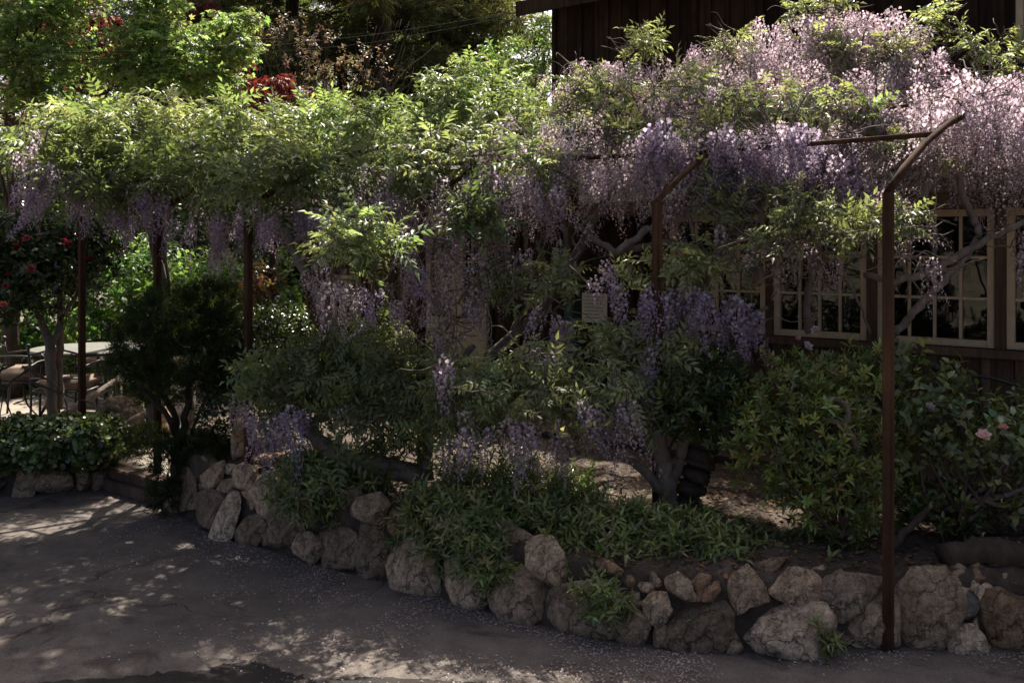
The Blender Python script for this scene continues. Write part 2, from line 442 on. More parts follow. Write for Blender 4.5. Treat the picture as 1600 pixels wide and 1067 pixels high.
def frames(D, spin):
    """rotation matrices with local z along D (n,3), spun"""
    D = D / (np.linalg.norm(D, axis=1)[:, None] + 1e-9)
    ref = np.where(np.abs(D[:, 2:3]) > .95, np.array([[1., 0, 0]]), np.array([[0., 0, 1]]))
    X = np.cross(ref, D); X /= np.linalg.norm(X, axis=1)[:, None]
    Y = np.cross(D, X)
    c, s = np.cos(spin)[:, None], np.sin(spin)[:, None]
    X2, Y2 = c * X + s * Y, -s * X + c * Y
    return np.stack([X2, Y2, D], axis=2)
def scatter(protos, pos, D, scale, tint, r=rng, tjit=0.12):
    """bake protos at pos with z along D. tint (n,3)"""
    n = len(pos); which = r.integers(0, len(protos), n)
    Rm = frames(D, r.uniform(0, 2 * np.pi, n))
    Vs, Fs, Cs, off = [], [], [], 0
    tint = np.broadcast_to(tint, (n, 3)) * (1 + r.normal(0, tjit, (n, 1))) * (1 + r.normal(0, tjit * .35, (n, 3)))
    for k, (V, F, C) in enumerate(protos):
        ix = np.where(which == k)[0]
        if len(ix) == 0: continue
        vv = np.einsum('nij,mj->nmi', Rm[ix], V) * np.asarray(scale)[ix][:, None, None] + pos[ix][:, None]
        Vs.append(vv.reshape(-1, 3))
        Fs.append((F[None] + (np.arange(len(ix)) * len(V))[:, None, None] + off).reshape(-1, 3))
        Cs.append((tint[ix][:, None] * C[None]).reshape(-1, 3)); off += len(ix) * len(V)
    return np.vstack(Vs), np.vstack(Fs), np.clip(np.vstack(Cs), 0.003, .95)
def merge3(parts):
    Vs, Fs, Cs, o = [], [], [], 0
    for V, F, C in parts:
        Vs.append(V); Fs.append(F + o); Cs.append(C); o += len(V)
    return np.vstack(Vs), np.vstack(Fs), np.vstack(Cs)

class Blob:
    """an uneven leafy mass: centre by photo column/row and distance, radii in metres"""
    def __init__(s, px, py, d, rx, ry, rd=None, seed=None):
        s.c = np.array(P(px, py, d)); k = d / FPX
        s.r = np.array([rx * k, (rd if rd else (rx + ry) * .5 * k), ry * k])
        s.ph = rng.uniform(0, 6.28, 9); s.fr = rng.normal(0, 3.2, (3, 3))
    def surf(s, n, inner=.35, front=0.0, up=0.0, lump=.2):
        u = rng.normal(0, 1, (n, 3)); u[:, 1] -= front; u[:, 2] += up
        u /= np.linalg.norm(u, axis=1)[:, None]
        l = 1 + lump * (np.sin(u @ s.fr[0] + s.ph[0]) * np.sin(u @ s.fr[1] + s.ph[1]) + .5 * np.sin(2 * (u @ s.fr[2]) + s.ph[2]))
        rr = (1 - inner * rng.uniform(0, 1, n) ** 1.6) * l
        nrm = u / s.r; nrm /= np.linalg.norm(nrm, axis=1)[:, None]
        return s.c + u * s.r * rr[:, None], nrm
    def area(s):
        a, b, c = s.r; p = 1.6
        return 4 * np.pi * (((a * b) ** p + (a * c) ** p + (b * c) ** p) / 3) ** (1 / p)
def cull(pos, blobs, own, lim=.62):
    keep = np.ones(len(pos), bool)
    for b in blobs:
        if b is own: continue
        q = (pos - b.c) / b.r
        keep &= (q * q).sum(1) > lim * lim
    return keep

# ------------------------------------------------------------------ the ground
def struct(name, me):
    return tag(link(name, me), kind='structure')
def slab(name, pts, z, mat, depth=0.0):
    bm = bmesh.new()
    vs = [bm.verts.new((p[0], p[1], z)) for p in pts]
    f = bm.faces.new(vs)
    if f.normal.z < 0: f.normal_flip()
    bm.normal_update()
    if f.normal.z < 0: bmesh.ops.reverse_faces(bm, faces=[f])
    if depth > 0:
        e = bmesh.ops.extrude_face_region(bm, geom=[f])
        nv = [g for g in e['geom'] if isinstance(g, bmesh.types.BMVert)]
        bmesh.ops.translate(bm, vec=(0, 0, -depth), verts=[v for v in vs])
        bmesh.ops.recalc_face_normals(bm, faces=bm.faces)
    bmesh.ops.triangulate(bm, faces=[f for f in bm.faces if len(f.verts) > 4])
    return struct(name, mesh_bm(name, bm, mat))
slab('ground', [(-400, -400), (400, -400), (400, 400), (-400, 400)], -0.02, M['ground'])

# retaining wall line: photo column -> distance of its foot
WX = np.array([-120, 0, 80, 165, 262, 300, 330, 400, 480, 560, 620, 730, 860, 950, 1040, 1200, 1390, 1600, 1760])
WY = np.array([774, 776, 776, 768, 800, 818, 838, 856, 880, 902, 916, 948, 986, 1004, 1016, 1028, 1017, 1018, 1018])
def wall_d(px):
    py = float(np.interp(px, WX, WY))
    return G(px, py, 0).y
def wall_pt(px, py, batter=0.28):
    d = wall_d(px)
    for _ in range(6):
        p = P(px, py, d)
        d = wall_d(px) + batter * max(p.z, 0)
    return P(px, py, d)
pav = [(-14, -8), (14, -8), (14, 4.0)] + [tuple(wall_pt(x, np.interp(x, WX, WY))[:2]) for x in (2250, 1700, 1390, 1200, 1040, 860, 730, 620, 480, 400, 330, 300, 262)]
pav = [(p[0], p[1] + (.25 if i > 2 else 0)) for i, p in enumerate(pav)]
pav += [(-2.2, 7.3), (-3.4, 7.3), (-14, 7.3)]
slab('pavement', pav, 0.0, M['asphalt'])
pp = [(-20, 1075), (120, 1062), (180, 1060), (245, 1052), (310, 1049), (355, 1038), (385, 1035), (420, 1040), (455, 1053), (490, 1061), (540, 1060), (600, 1058), (700, 1066), (800, 1075), (1300, 1090), (1500, 1300), (0, 1300)]
def rough_edge(pts, n=8, amp=0.012):
    out = []
    for i in range(len(pts)):
        a, b = pts[i], pts[(i + 1) % len(pts)]
        for k in range(n):
            t = k / n
            x, y = a[0] + (b[0] - a[0]) * t, a[1] + (b[1] - a[1]) * t
            out.append((x + rng.normal(0, amp), y + rng.normal(0, amp)))
    return out
slab('asphalt_patch', rough_edge([G(a, b, 0)[:2] for a, b in pp]), 0.005, M['asphalt_new'])
# patio behind the step, and the raised bed
slab('patio', [(-14, 7.05), (-3.1, 7.12), (G(160, 764, 0).x, G(160, 764, 0).y + .1), (G(252, 792, 0).x, G(252, 792, 0).y + .1), (-1.9, 7.4), (-1.6, 8.2), (-0.8, 14), (-14, 14)], 0.15, M['patio'], 0.2)

# house frame: ground floor wall line
HA = np.array([1.84, 6.9]); HU = np.array([.778, -.628]); HU /= np.linalg.norm(HU); HN = np.array([-HU[1], HU[0]])
if HN[1] < 0: HN = -HN
def hs(px, off=0.0):
    """distance along the wall line (set back by off) at photo column px"""
    A = HA + HN * off
    # X = k' * Y with the ray through the horizon
    kk = XD(px, 1.0).x
    return (kk * A[1] - A[0]) / (HU[0] - kk * HU[1])
def hp(s, off, z):
    p = HA + HN * off + HU * s
    return Vector((p[0], p[1], z))
def hz(px, py, off=0.0):
    p = hp(hs(px, off), off, 0)
    return P(px, py, p.y).z
HRZ = math.atan2(HU[1], HU[0])

def bed_z(x, y):
    px = CX + FPX * x / y
    t = max(0.0, min(1.0, (y - wall_d(px) - .15) / .6))
    z = .325 + .075 * t + .022 * mnoise.noise((x * 3, y * 3, 0)) + .018 * mnoise.noise((x * 11, y * 11, 4)) + .008 * mnoise.noise((x * 37, y * 37, 9))
    return z + (.06 if px < 340 else 0)
def bed_grid():
    xs = list(range(262, 1800, 9)) + list(range(1800, 2271, 30)); V = []; nr = 34
    for x in xs:
        f = wall_pt(x, np.interp(x, WX, WY) - 60)
        a = np.array([f.x, f.y + .05])
        b = hp(max(min(hs(x, -0.05), 4.5), -5.2), -0.05, 0); b = np.array([b.x, b.y])
        for j in range(nr):
            t = (max(j - 1, 0) / (nr - 2)) ** 1.6
            q = a + (b - a) * t
            z = bed_z(q[0], q[1])
            if j == 0: z = .05
            elif j == 1: z -= .035
            V.append((q[0], q[1], z))
    F = []
    for i in range(len(xs) - 1):
        for j in range(nr - 1):
            a = i * nr + j
            F.append((a, a + nr, a + nr + 1)); F.append((a, a + nr + 1, a + 1))
    return mesh_np('garden_bed', V, F, M['soil'], smooth=True)
struct('garden_bed', bed_grid())
pt = [hp(s, o, 0) for s, o in ((-5.0, -1.15), (-1.0, -1.1), (0.2, -1.05), (1.2, -.9), (4.4, -.75), (4.4, -.02), (-5.0, -.02))]
slab('terrace_path', [(p.x, p.y) for p in pt], 0.445, M['path'], 0.06)

# ------------------------------------------------------------------ house
house = thing('wooden_house', 'dark brown board house with cream paned windows behind the wisteria', 'house', hp(0, .5, .4))
def hbox(name, s0, s1, o0, o1, z0, z1, mat, par=house, bevel=0.0):
    c = hp((s0 + s1) / 2, (o0 + o1) / 2, (z0 + z1) / 2)
    return box_obj(name, c, (s1 - s0, o1 - o0, z1 - z0), mat, par, HRZ, bevel)
Z0, ZS, ZT = 0.30, 1.12, 1.98          # foot, sill, window head
zsill = hz(1500, 534)
ZS = zsill; ZT = hz(1500, 338)
sL, sR = hs(478), 4.6
wall = hbox('wall', sL, sR, .06, .10, Z0, ZS - .09, M['boards_low'])
# lower planks, each its own board, with battens
def planks(par, s0, s1, o, z0, z1, w, mat, proud=.022, batten=True, gap=.006):
    n = int(round((s1 - s0) / w)); w = (s1 - s0) / n
    me = None; mb = None
    for i in range(n):
        s = s0 + (i + .5) * w
        dz = 0
        if me is None:
            ob = box_obj('plank', (0, 0, 0), (w - gap, proud, z1 - z0), mat, None, 0, .002); me = ob.data
        else:
            ob = link('plank', me)
        ob.location = hp(s, o + rng.uniform(-.003, .003), (z0 + z1) / 2); ob.rotation_euler = (0, 0, HRZ); parent(ob, par)
        if batten and i % 2 == 0:
            if mb is None:
                bt = box_obj('batten', (0, 0, 0), (.05, .02, z1 - z0 - .004), mat, None, 0, .003); mb = bt.data
            else:
                bt = link('batten', mb)
            bt.location = hp(s - w / 2, o - proud / 2 - .012, (z0 + z1) / 2); bt.rotation_euler = (0, 0, HRZ); parent(bt, par)
planks(wall, hs(1050), sR, .046, Z0, ZS - .095, .16, M['boards_low'])
hbox('sill_beam', hs(1040), sR, -.03, .12, ZS - .09, ZS - .035, M['boards_low'], house, .004)
hbox('header_beam', sL, sR, -.02, .10, ZT + .05, ZT + .17, M['boards_low'])
def window(s0, s1, cols, rows, z0=None, z1=None, o=.03, fr=.045):
    z0 = ZS - .03 if z0 is None else z0; z1 = ZT + .045 if z1 is None else z1
    bm = bmesh.new()
    c = (s0 + s1) / 2; zc = (z0 + z1) / 2
    w, h = s1 - s0, z1 - z0
    bbox(bm, (-w / 2 + fr / 2, 0, 0), (fr, .045, h), bevel=.003); bbox(bm, (w / 2 - fr / 2, 0, 0), (fr, .045, h), bevel=.003)
    bbox(bm, (0, 0.001, -h / 2 + fr / 2), (w - 2 * fr, .042, fr), bevel=.003); bbox(bm, (0, 0.001, h / 2 - fr / 2), (w - 2 * fr, .042, fr), bevel=.003)
    win = link('window', mesh_bm('window', bm, M['cream']))
    win.location = hp(c, o, zc); win.rotation_euler = (0, 0, HRZ); parent(win, house)
    iw, ih = w - 2 * fr, h - 2 * fr
    pw, ph = iw / cols, ih / rows
    for i in range(1, cols):
        ob = box_obj('muntin', (0, 0, 0), (.017, .026, ih), M['cream'], None, 0, .003)
        ob.parent = win; ob.location = (-iw / 2 + i * pw, -.004, 0)
    for j in range(1, rows):
        ob = box_obj('muntin', (0, 0, 0), (iw, .022, .017), M['cream'], None, 0, .003)
        ob.parent = win; ob.location = (0, -.003, -ih / 2 + j * ph)
    me = None
    for i in range(cols):
        for j in range(rows):
            if me is None:
                ob = box_obj('pane', (0, 0, 0), (pw - .012, .003, ph - .012), M['glass']); me = ob.data
            else: ob = link('pane', me)
            ob.parent = win; ob.location = (-iw / 2 + (i + .5) * pw, .006, -ih / 2 + (j + .5) * ph)
            ob.rotation_euler = (rng.normal(0, .006), 0, rng.normal(0, .006))
    return win
for a, b, c in ((1046, 1196, 4), (1208, 1354, 4), (1370, 1554, 4), (1572, 1790, 4)):
    window(hs(a), hs(b), c, 3)
for a, b in ((1028, 1046), (1196, 1208), (1354, 1370), (1554, 1572)):
    hbox('window_post', hs(a) + .002, hs(b) - .002, -.012, .10, ZS - .035, ZT + .05, M['boards_low'], house, .003)
hbox('wall', hs(1790) + .002, sR, .0, .10, ZS - .035, ZT + .05, M['boards_low'])
hbox('wall', sR - .1, sR, .104, 2.6, Z0, 3.0, M['boards_low'])
# left part: boards, paned cream door, small window, recessed plank door with notice
lw = hbox('wall', sL, hs(1028), .07, .10, ZS - .09, ZT + .05, M['boards_low'])
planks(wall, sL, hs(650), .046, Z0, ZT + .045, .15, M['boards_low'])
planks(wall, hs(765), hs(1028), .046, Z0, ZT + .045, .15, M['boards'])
window(hs(668), hs(716), 2, 3, 1.04, ZT - .02, .0, .06); window(hs(717), hs(762), 2, 3, 1.04, ZT - .02, .0, .06)
hbox('door_panel', hs(668), hs(716), -.02, .03, .45, 1.035, M['cream'], house, .006)
hbox('door_panel', hs(717), hs(762), -.02, .03, .45, 1.035, M['cream'], house, .006)
window(hs(522), hs(562), 2, 2, hz(540, 508), hz(540, 430), .0, .04)
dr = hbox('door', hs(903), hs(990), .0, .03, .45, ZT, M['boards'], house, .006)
nb = hbox('notice', hs(911), hs(950), -.016, -.008, hz(930, 504), hz(930, 458), M['paper'], dr, .001)
for k in range(7):
    z = hz(930, 463 + k * 5.5)
    hbox('text_line', hs(915), hs(946 - (k * 7) % 9), -.0195, -.0175, z - .006, z, M['ink'], dr)
# scalloped board over the door
bm = bmesh.new(); s0, s1 = hs(903), hs(960); w = s1 - s0
prev = []
N = 48
for i in range(N + 1):
    t = i / N; zz = -.06 - .035 * abs(math.sin(t * math.pi * 4))
    prev.append((bm.verts.new((t * w, 0, 0)), bm.verts.new((t * w, 0, zz))))
for i in range(N): bm.faces.new((prev[i][0], prev[i][1], prev[i + 1][1], prev[i + 1][0]))
e = bmesh.ops.extrude_face_region(bm, geom=bm.faces[:]); bmesh.ops.translate(bm, vec=(0, -.02, 0), verts=[v for v in e['geom'] if isinstance(v, bmesh.types.BMVert)])
bmesh.ops.recalc_face_normals(bm, faces=bm.faces)
o = link('valance', mesh_bm('valance', bm, M['boards'])); o.location = hp(s0, -.03, hz(930, 432)); o.rotation_euler = (0, 0, HRZ); parent(o, house)
# porch post, rusty above and green below
pz = hz(893, 468, -.55)
ps = hs(893, -.55)
po = box_obj('porch_post', hp(ps, -.55, (pz + ZT + .3) / 2), (.085, .085, ZT + .3 - pz), M['steel'], house, HRZ, .005)
box_obj('post_foot', hp(ps, -.55, (pz + .44) / 2), (.088, .088, pz - .44 - .002), M['green_paint'], house, HRZ, .005)
# dark room inside
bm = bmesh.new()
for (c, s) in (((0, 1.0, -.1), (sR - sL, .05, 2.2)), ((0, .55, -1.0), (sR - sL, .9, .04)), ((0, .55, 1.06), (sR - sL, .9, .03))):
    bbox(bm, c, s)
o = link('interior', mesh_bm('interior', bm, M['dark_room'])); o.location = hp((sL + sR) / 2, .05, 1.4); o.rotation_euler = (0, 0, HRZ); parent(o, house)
# low shingle roof, course over course
OFFU = 1.2
zr0, zr1 = ZT + .13, 3.02
nc = 12
roof = None
for i in range(nc):
    t0, t1 = i / nc, (i + 1) / nc
    o0, o1 = -.38 + (OFFU + .38) * t0, -.38 + (OFFU + .38) * t1
    za, zb = zr0 + (zr1 - zr0) * t0, zr0 + (zr1 - zr0) * t1
    ang = math.atan2(zb - za, o1 - o0)
    bm = bmesh.new(); ln = math.hypot(o1 - o0, zb - za) + .03
    nn = 46; ww = (sR + .3 - sL + .3) / nn
    for k in range(nn):
        bbox(bm, ((k + .5 + (i % 2) * .5) * ww - (sR - sL + .6) / 2, rng.uniform(-.012, .004), rng.uniform(-.002, .003)), (ww - .006, ln, .016))
    me = mesh_bm('shingle_course', bm, M['shingle'])
    ob = link('roof' if i == 0 else 'shingle_course', me)
    ob.location = hp((sL + sR) / 2, (o0 + o1) / 2, (za + zb) / 2 + .012); ob.rotation_euler = (ang - .045, 0, HRZ)
    parent(ob, house if i == 0 else roof)
    if i == 0: roof = ob
hbox('fascia', sL - .28, sR + .28, -.40, -.37, zr0 - .09, zr0 - .006, M['boards_low'])
# upper storey
uL, uR = hs(868, OFFU), 4.4
ZU0, ZU1 = 2.9, hz(868, -25, OFFU) + .1
ZE = hz(822, 16, OFFU - .45)
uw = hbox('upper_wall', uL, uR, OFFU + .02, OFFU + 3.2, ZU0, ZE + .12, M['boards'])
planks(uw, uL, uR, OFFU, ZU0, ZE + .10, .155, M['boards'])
# the overhanging roof
bm = bmesh.new()
for k in range(8):
    pass
zr = ZE + .05
e0 = hp(uL - .12, OFFU - .45, 0); 
def roof_quad(name, s0, s1, o0, o1, z0, z1, th, mat, par):
    bm = bmesh.new()
    q = [hp(s0, o0, z0), hp(s1, o0, z0), hp(s1, o1, z1), hp(s0, o1, z1)]
    top = [bm.verts.new(v + Vector((0, 0, th))) for v in q]; bot = [bm.verts.new(v) for v in q]
    bm.faces.new(top); bm.faces.new(bot[::-1])
    for i in range(4): bm.faces.new((top[i], bot[i], bot[(i + 1) % 4], top[(i + 1) % 4]))
    bmesh.ops.recalc_face_normals(bm, faces=bm.faces)
    return link(name, mesh_bm(name, bm, mat), par)
roof_quad('upper_roof', uL - .12, uR + .3, OFFU - .45, OFFU + 1.6, ZE, ZE + .62, .07, M['shingle'], house)
roof_quad('upper_roof', uL - .12, uR + .3, OFFU + 1.604, OFFU + 3.7, ZE + .62, ZE, .07, M['shingle'], house)
hbox('eave_board', uL - .13, uR + .31, OFFU - .475, OFFU - .452, ZE - .05, ZE + .09, M['boards'])
# window at the right end upstairs
uo = OFFU - .045
za, zb = hz(1592, 78, uo), hz(1592, -12, uo)
bm = bmesh.new(); w, h = .8, zb - za
for (c, s) in (((-w / 2 + .025, 0, 0), (.05, .05, h)), ((w / 2 - .025, 0, 0), (.05, .05, h)), ((0, .001, -h / 2 + .025), (w - .1, .046, .05)), ((0, .001, h / 2 - .025), (w - .1, .046, .05)), ((0, -.002, 0), (.02, .03, h - .1)), ((0, -.003, .02), (w - .1, .028, .02))):
    bbox(bm, c, s, bevel=.003)
uwin = link('window', mesh_bm('window', bm, M['cream'])); uwin.location = hp(hs(1588, uo) + w / 2, uo, (za + zb) / 2); uwin.rotation_euler = (0, 0, HRZ); parent(uwin, house)
for i in (-1, 1):
    for j in (-1, 1):
        ob = box_obj('pane', (0, 0, 0), ((w - .1) / 2 - .012, .003, (h - .1) / 2 - .012), M['glass']); ob.parent = uwin; ob.location = (i * (w - .1) / 4, .008, j * (h - .1) / 4)

# ------------------------------------------------------------------ stone walls
def stone_mesh(poly, th, seed):
    """boulder from an outline on the wall face: poly = world points, outline order"""
    r = np.random.default_rng(seed)
    Pn = np.array([list(p) for p in poly])
    c = Pn.mean(0)
    out = Vector((c[0], c[1], 0)); 
    nrm = np.array([0 - c[0] * .35, -1.0, .28]); nrm /= np.linalg.norm(nrm)
    q = np.vstack([Pn, Pn[:1]])
    # closed smooth outline
    ext = np.vstack([Pn[-2:], Pn, Pn[:3]])
    cm = []
    for i in range(2, 2 + len(Pn)):
        a, b, cc, d = ext[i - 1], ext[i], ext[i + 1], ext[i + 2]
        for k in range(5):
            t = k / 5
            cat = 0.5 * (2 * b + (cc - a) * t + (2 * a - 5 * b + 4 * cc - d) * t * t + (-a + 3 * b - 3 * cc + d) * t ** 3)
            lin = b + (cc - b) * t
            cm.append(.25 * cat + .75 * lin)
    cm = np.array(cm); n = len(cm)
    size = np.linalg.norm(cm - c, axis=1).mean()
    rings = [(.80, -.95), (.97, -.55), (1.0, -.2), (.985, 0.08), (.92, .21), (.74, .29), (.5, .33), (.25, .35)]
    V = []
    for (s, dz) in rings:
        for v in cm:
            V.append(c + (v - c) * s + nrm * dz * th)
    V.append(c + nrm * .355 * th); V.append(c - nrm * th)
    V = np.array(V)
    off = r.uniform(-50, 50, 3)
    # facets: a few random cutting planes flatten the dome
    for k in range(int(r.integers(5, 9))):
        d = nrm + r.normal(0, .55, 3); d /= np.linalg.norm(d)
        h = ((V - c) @ d)
        lim = np.percentile(h, r.uniform(72, 88))
        ov = np.maximum(h - lim, 0)
        V = V - d * (ov * .8)[:, None]
    for i in range(len(V)):
        p = Vector(V[i] + off)
        k = mnoise.fractal(p * (1.7 / max(size, .05)), 1.0, 2.0, 3) * .06 * size + mnoise.fractal(p * 30, .9, 2.1, 3) * .006
        dv = V[i] - c; dv /= np.linalg.norm(dv) + 1e-6
        V[i] = V[i] + dv * k
    m = len(rings); F = []
    for i in range(m - 1):
        for j in range(n):
            a, b = i * n + j, i * n + (j + 1) % n
            F += [(a, b, b + n), (a, b + n, a + n)]
    t = m * n
    for j in range(n):
        F.append(((m - 1) * n + j, (m - 1) * n + (j + 1) % n, t)); F.append(((j + 1) % n, j, t + 1))
    V -= c
    me = mesh_np('stone', V, F, M['stone'], smooth=True)
    bm = bmesh.new(); bm.from_mesh(me); bmesh.ops.recalc_face_normals(bm, faces=bm.faces)
    for e in bm.edges:
        if e.is_manifold and e.calc_face_angle(0) > R(38): e.smooth = False
    bm.to_mesh(me); bm.free()
    return me, c, size
TONE = {'n': (.97, .87, .75), 'w': (1.6, 1.48, 1.34), 'p': (1.3, 1.16, .99), 'd': (.66, .585, .51), 'b': (.85, .68, .52), 'g': (.95, .88, .84), 's': (.5, .55, .6), 'r': (.95, .72, .55)}
def stones(root, lst, seed0):
    for i, (poly, tone, push) in enumerate(lst):
        pts = [wall_pt(a, b) + Vector((0, push, 0)) for a, b in poly]
        Pn = np.array([list(p) for p in pts])
        size = np.linalg.norm(Pn - Pn.mean(0), axis=1).mean()
        # a little swelling closes the joints as in the photo
        Pn = Pn.mean(0) + (Pn - Pn.mean(0)) * 1.25
        me, c, sz = stone_mesh(Pn, max(.05, size * .75), seed0 + i)
        o = link('stone', me); o.location = c; parent(o, root)
        tc = np.array(TONE[tone]) * rng.uniform(.85, 1.12)
        o.color = (*tc, 1)
SL = [
 ([(264,778),(286,740),(304,736),(306,764),(316,770),(314,802),(292,794),(266,798)], 'd', .02),
 ([(303,730),(314,720),(328,720),(320,734),(322,764),(308,767),(303,756)], 'n', .05),
 ([(318,738),(328,724),(344,719),(358,722),(352,730),(349,746),(348,758),(334,764),(322,756)], 'p', 0),
 ([(344,734),(352,728),(372,724),(368,744),(352,741)], 'w', .04),
 ([(368,732),(380,727),(400,730),(408,736),(404,750),(388,761),(370,756)], 'p', 0),
 ([(340,766),(348,752),(364,748),(371,756),(368,766),(352,769)], 'n', .02),
 ([(336,830),(344,810),(354,786),(364,770),(376,767),(385,778),(380,802),(368,826),(354,840),(340,836)], 'w', -.04),
 ([(314,774),(330,768),(356,770),(348,794),(342,814),(332,822),(318,816),(313,802)], 'd', 0),
 ([(368,828),(380,802),(400,798),(418,810),(418,842),(400,852),(380,850)], 'd', .0),
 ([(386,780),(400,774),(404,790),(392,796)], 'n', .03),
 ([(384,770),(404,752),(420,742),(432,743),(438,756),(428,776),(421,802),(408,802),(402,786)], 'p', .01),
 ([(420,806),(432,796),(456,802),(468,818),(466,842),(456,864),(432,864),(418,852)], 'd', 0),
 ([(460,858),(470,836),(486,830),(506,833),(506,870),(488,878),(470,874)], 'p', -.03),
 ([(506,832),(530,812),(556,812),(563,850),(562,887),(540,897),(510,884)], 'd', .02),
 ([(436,760),(470,752),(505,770),(520,800),(490,824),(455,800)], 'd', .05),
 ([(505,776),(556,770),(560,812),(528,812)], 'd', .06),
 ([(560,870),(569,825),(585,819),(607,825),(612,852),(610,895),(594,903),(567,898)], 'd', 0),
 ([(555,792),(565,778),(594,772),(614,781),(607,798),(601,819),(580,814),(558,803)], 'n', -.02),
 ([(607,789),(625,790),(633,830),(619,840),(607,825)], 'r', .02),
 ([(611,875),(621,852),(637,837),(661,846),(679,866),(695,897),(693,926),(675,932),(641,925),(619,912)], 'p', -.03),
 ([(634,800),(690,790),(715,830),(700,876),(668,850),(638,834)], 'n', .05),
 ([(700,884),(711,872),(738,884),(760,909),(769,938),(754,949),(736,951),(715,940),(702,913)], 'p', -.02),
 ([(716,830),(780,820),(826,850),(812,886),(770,900),(724,872)], 'n', .05),
 ([(772,920),(787,895),(814,888),(850,902),(858,931),(853,956),(821,968),(787,960),(774,942)], 'n', -.02),
 ([(827,850),(841,834),(857,838),(874,862),(888,890),(883,914),(867,923),(853,911),(827,890)], 'p', -.02),
 ([(855,942),(874,923),(900,915),(925,923),(954,958),(960,988),(925,994),(890,990),(862,965)], 'n', 0),
 ([(880,870),(932,866),(940,905),(925,924),(890,912)], 'd', .06),
 ([(961,981),(972,965),(998,960),(1026,974),(1021,1005),(1003,1012),(975,1003),(958,995)], 'n', 0),
 ([(925,922),(950,902),(982,916),(986,950),(962,960),(944,946)], 'd', .05),
 ([(1024,984),(1036,977),(1040,984),(1038,1010),(1029,1021),(1023,1009)], 'n', .01),
 ([(1005,939),(1019,925),(1038,928),(1044,949),(1038,967),(1024,973),(1007,960)], 'p', -.02),
 ([(982,925),(998,921),(1005,942),(996,953),(984,949)], 'n', .02),
 ([(935,881),(947,874),(970,890),(970,904),(947,902)], 'r', .0),
 ([(972,904),(989,899),(996,914),(982,918)], 'b', .02),
 ([(993,911),(1007,904),(1021,916),(1019,925),(1003,928)], 'p', .02),
 ([(1007,899),(1036,893),(1039,914),(1029,923),(1018,913)], 'n', .02),
 ([(1040,906),(1059,897),(1075,909),(1086,939),(1064,934),(1045,925)], 'p', -.01),
 ([(1080,909),(1092,897),(1108,901),(1104,914),(1084,922)], 'b', .0),
 ([(1084,926),(1104,914),(1119,910),(1122,924),(1111,938),(1088,936)], 'r', .0),
 ([(1040,991),(1054,956),(1082,940),(1120,942),(1138,963),(1136,996),(1120,1016),(1078,1018),(1047,1007)], 'd', 0),
 ([(1137,922),(1145,901),(1165,887),(1178,899),(1190,921),(1194,936),(1169,945),(1149,955),(1141,944)], 'n', -.01),
 ([(1186,889),(1206,879),(1228,881),(1208,911),(1198,919)], 'd', .05),
 ([(1204,917),(1214,897),(1237,889),(1261,891),(1273,905),(1271,932),(1261,942),(1230,938),(1208,926)], 'p', -.02),
 ([(1149,964),(1169,948),(1202,940),(1237,942),(1273,946),(1289,964),(1287,982),(1277,998),(1275,1022),(1253,1020),(1230,1031),(1198,1030),(1169,1014),(1153,993)], 'w', -.03),
 ([(1139,999),(1147,991),(1161,1015),(1152,1024),(1139,1020)], 'n', .01),
 ([(1273,895),(1289,889),(1297,899),(1283,911)], 'w', .04),
 ([(1275,936),(1293,905),(1312,899),(1372,905),(1373,914),(1340,950),(1316,966),(1289,956)], 'g', -.01),
 ([(1295,964),(1316,966),(1312,978),(1300,982)], 'n', .03),
 ([(1280,992),(1310,982),(1370,1010),(1372,1020),(1290,1024)], 'd', .06),
 ([(1314,975),(1350,944),(1379,919),(1396,926),(1397,1000),(1369,1008),(1318,990)], 'p', 0),
 ([(1398,908),(1430,897),(1468,897),(1487,919),(1499,942),(1489,972),(1473,993),(1458,1013),(1438,1019),(1409,1016),(1399,990)], 'n', -.02),
 ([(1479,893),(1497,882),(1511,890),(1511,905),(1489,904)], 'p', .02),
 ([(1513,891),(1531,882),(1543,903),(1523,908)], 'r', .02),
 ([(1479,909),(1501,905),(1504,918),(1491,923)], 'p', .02),
 ([(1515,917),(1525,907),(1535,917),(1521,925)], 'w', .02),
 ([(1521,927),(1538,914),(1549,919),(1533,941)], 'w', .01),
 ([(1492,929),(1503,919),(1514,922),(1503,938)], 'w', .01),
 ([(1498,960),(1513,928),(1532,942),(1520,977),(1501,970)], 's', .02),
 ([(1473,1003),(1491,981),(1513,977),(1529,993),(1534,1014),(1507,1022),(1483,1019)], 'w', -.02),
 ([(1529,956),(1542,928),(1566,924),(1586,936),(1640,950),(1645,1012),(1550,1014),(1532,984)], 'b', 0),
 ([(1521,974),(1528,970),(1534,988),(1529,990)], 'p', .02),
 ([(1534,997),(1549,1012),(1548,1018),(1536,1017)], 'n', .02),
 ([(1542,899),(1576,893),(1640,903),(1645,925),(1566,926)], 's', .04),
 ([(1588,932),(1640,912),(1660,930),(1640,948)], 'p', .0),
 ([(1558,900),(1566,893),(1578,893),(1584,900),(1570,906)], 'p', .02),
 ([(1648,930),(1700,905),(1760,910),(1770,1015),(1655,1016)], 'n', 0),
 ([(1772,920),(1830,902),(1880,915),(1885,1016),(1778,1018)], 'p', 0), ([(1890,925),(1930,905),(1990,912),(2005,1016),(1892,1018)], 'd', 0), ([(2008,915),(2060,902),(2120,910),(2125,1016),(2012,1018)], 'n', 0), ([(2128,925),(2190,905),(2250,912),(2255,1018),(2130,1018)], 'p', 0),
]
sw = thing('dry_stone_wall', 'long curved dry stone retaining wall in front of the wisteria bed', 'stone wall', tuple(wall_pt(900, 995)))
stones(sw, SL, 100)
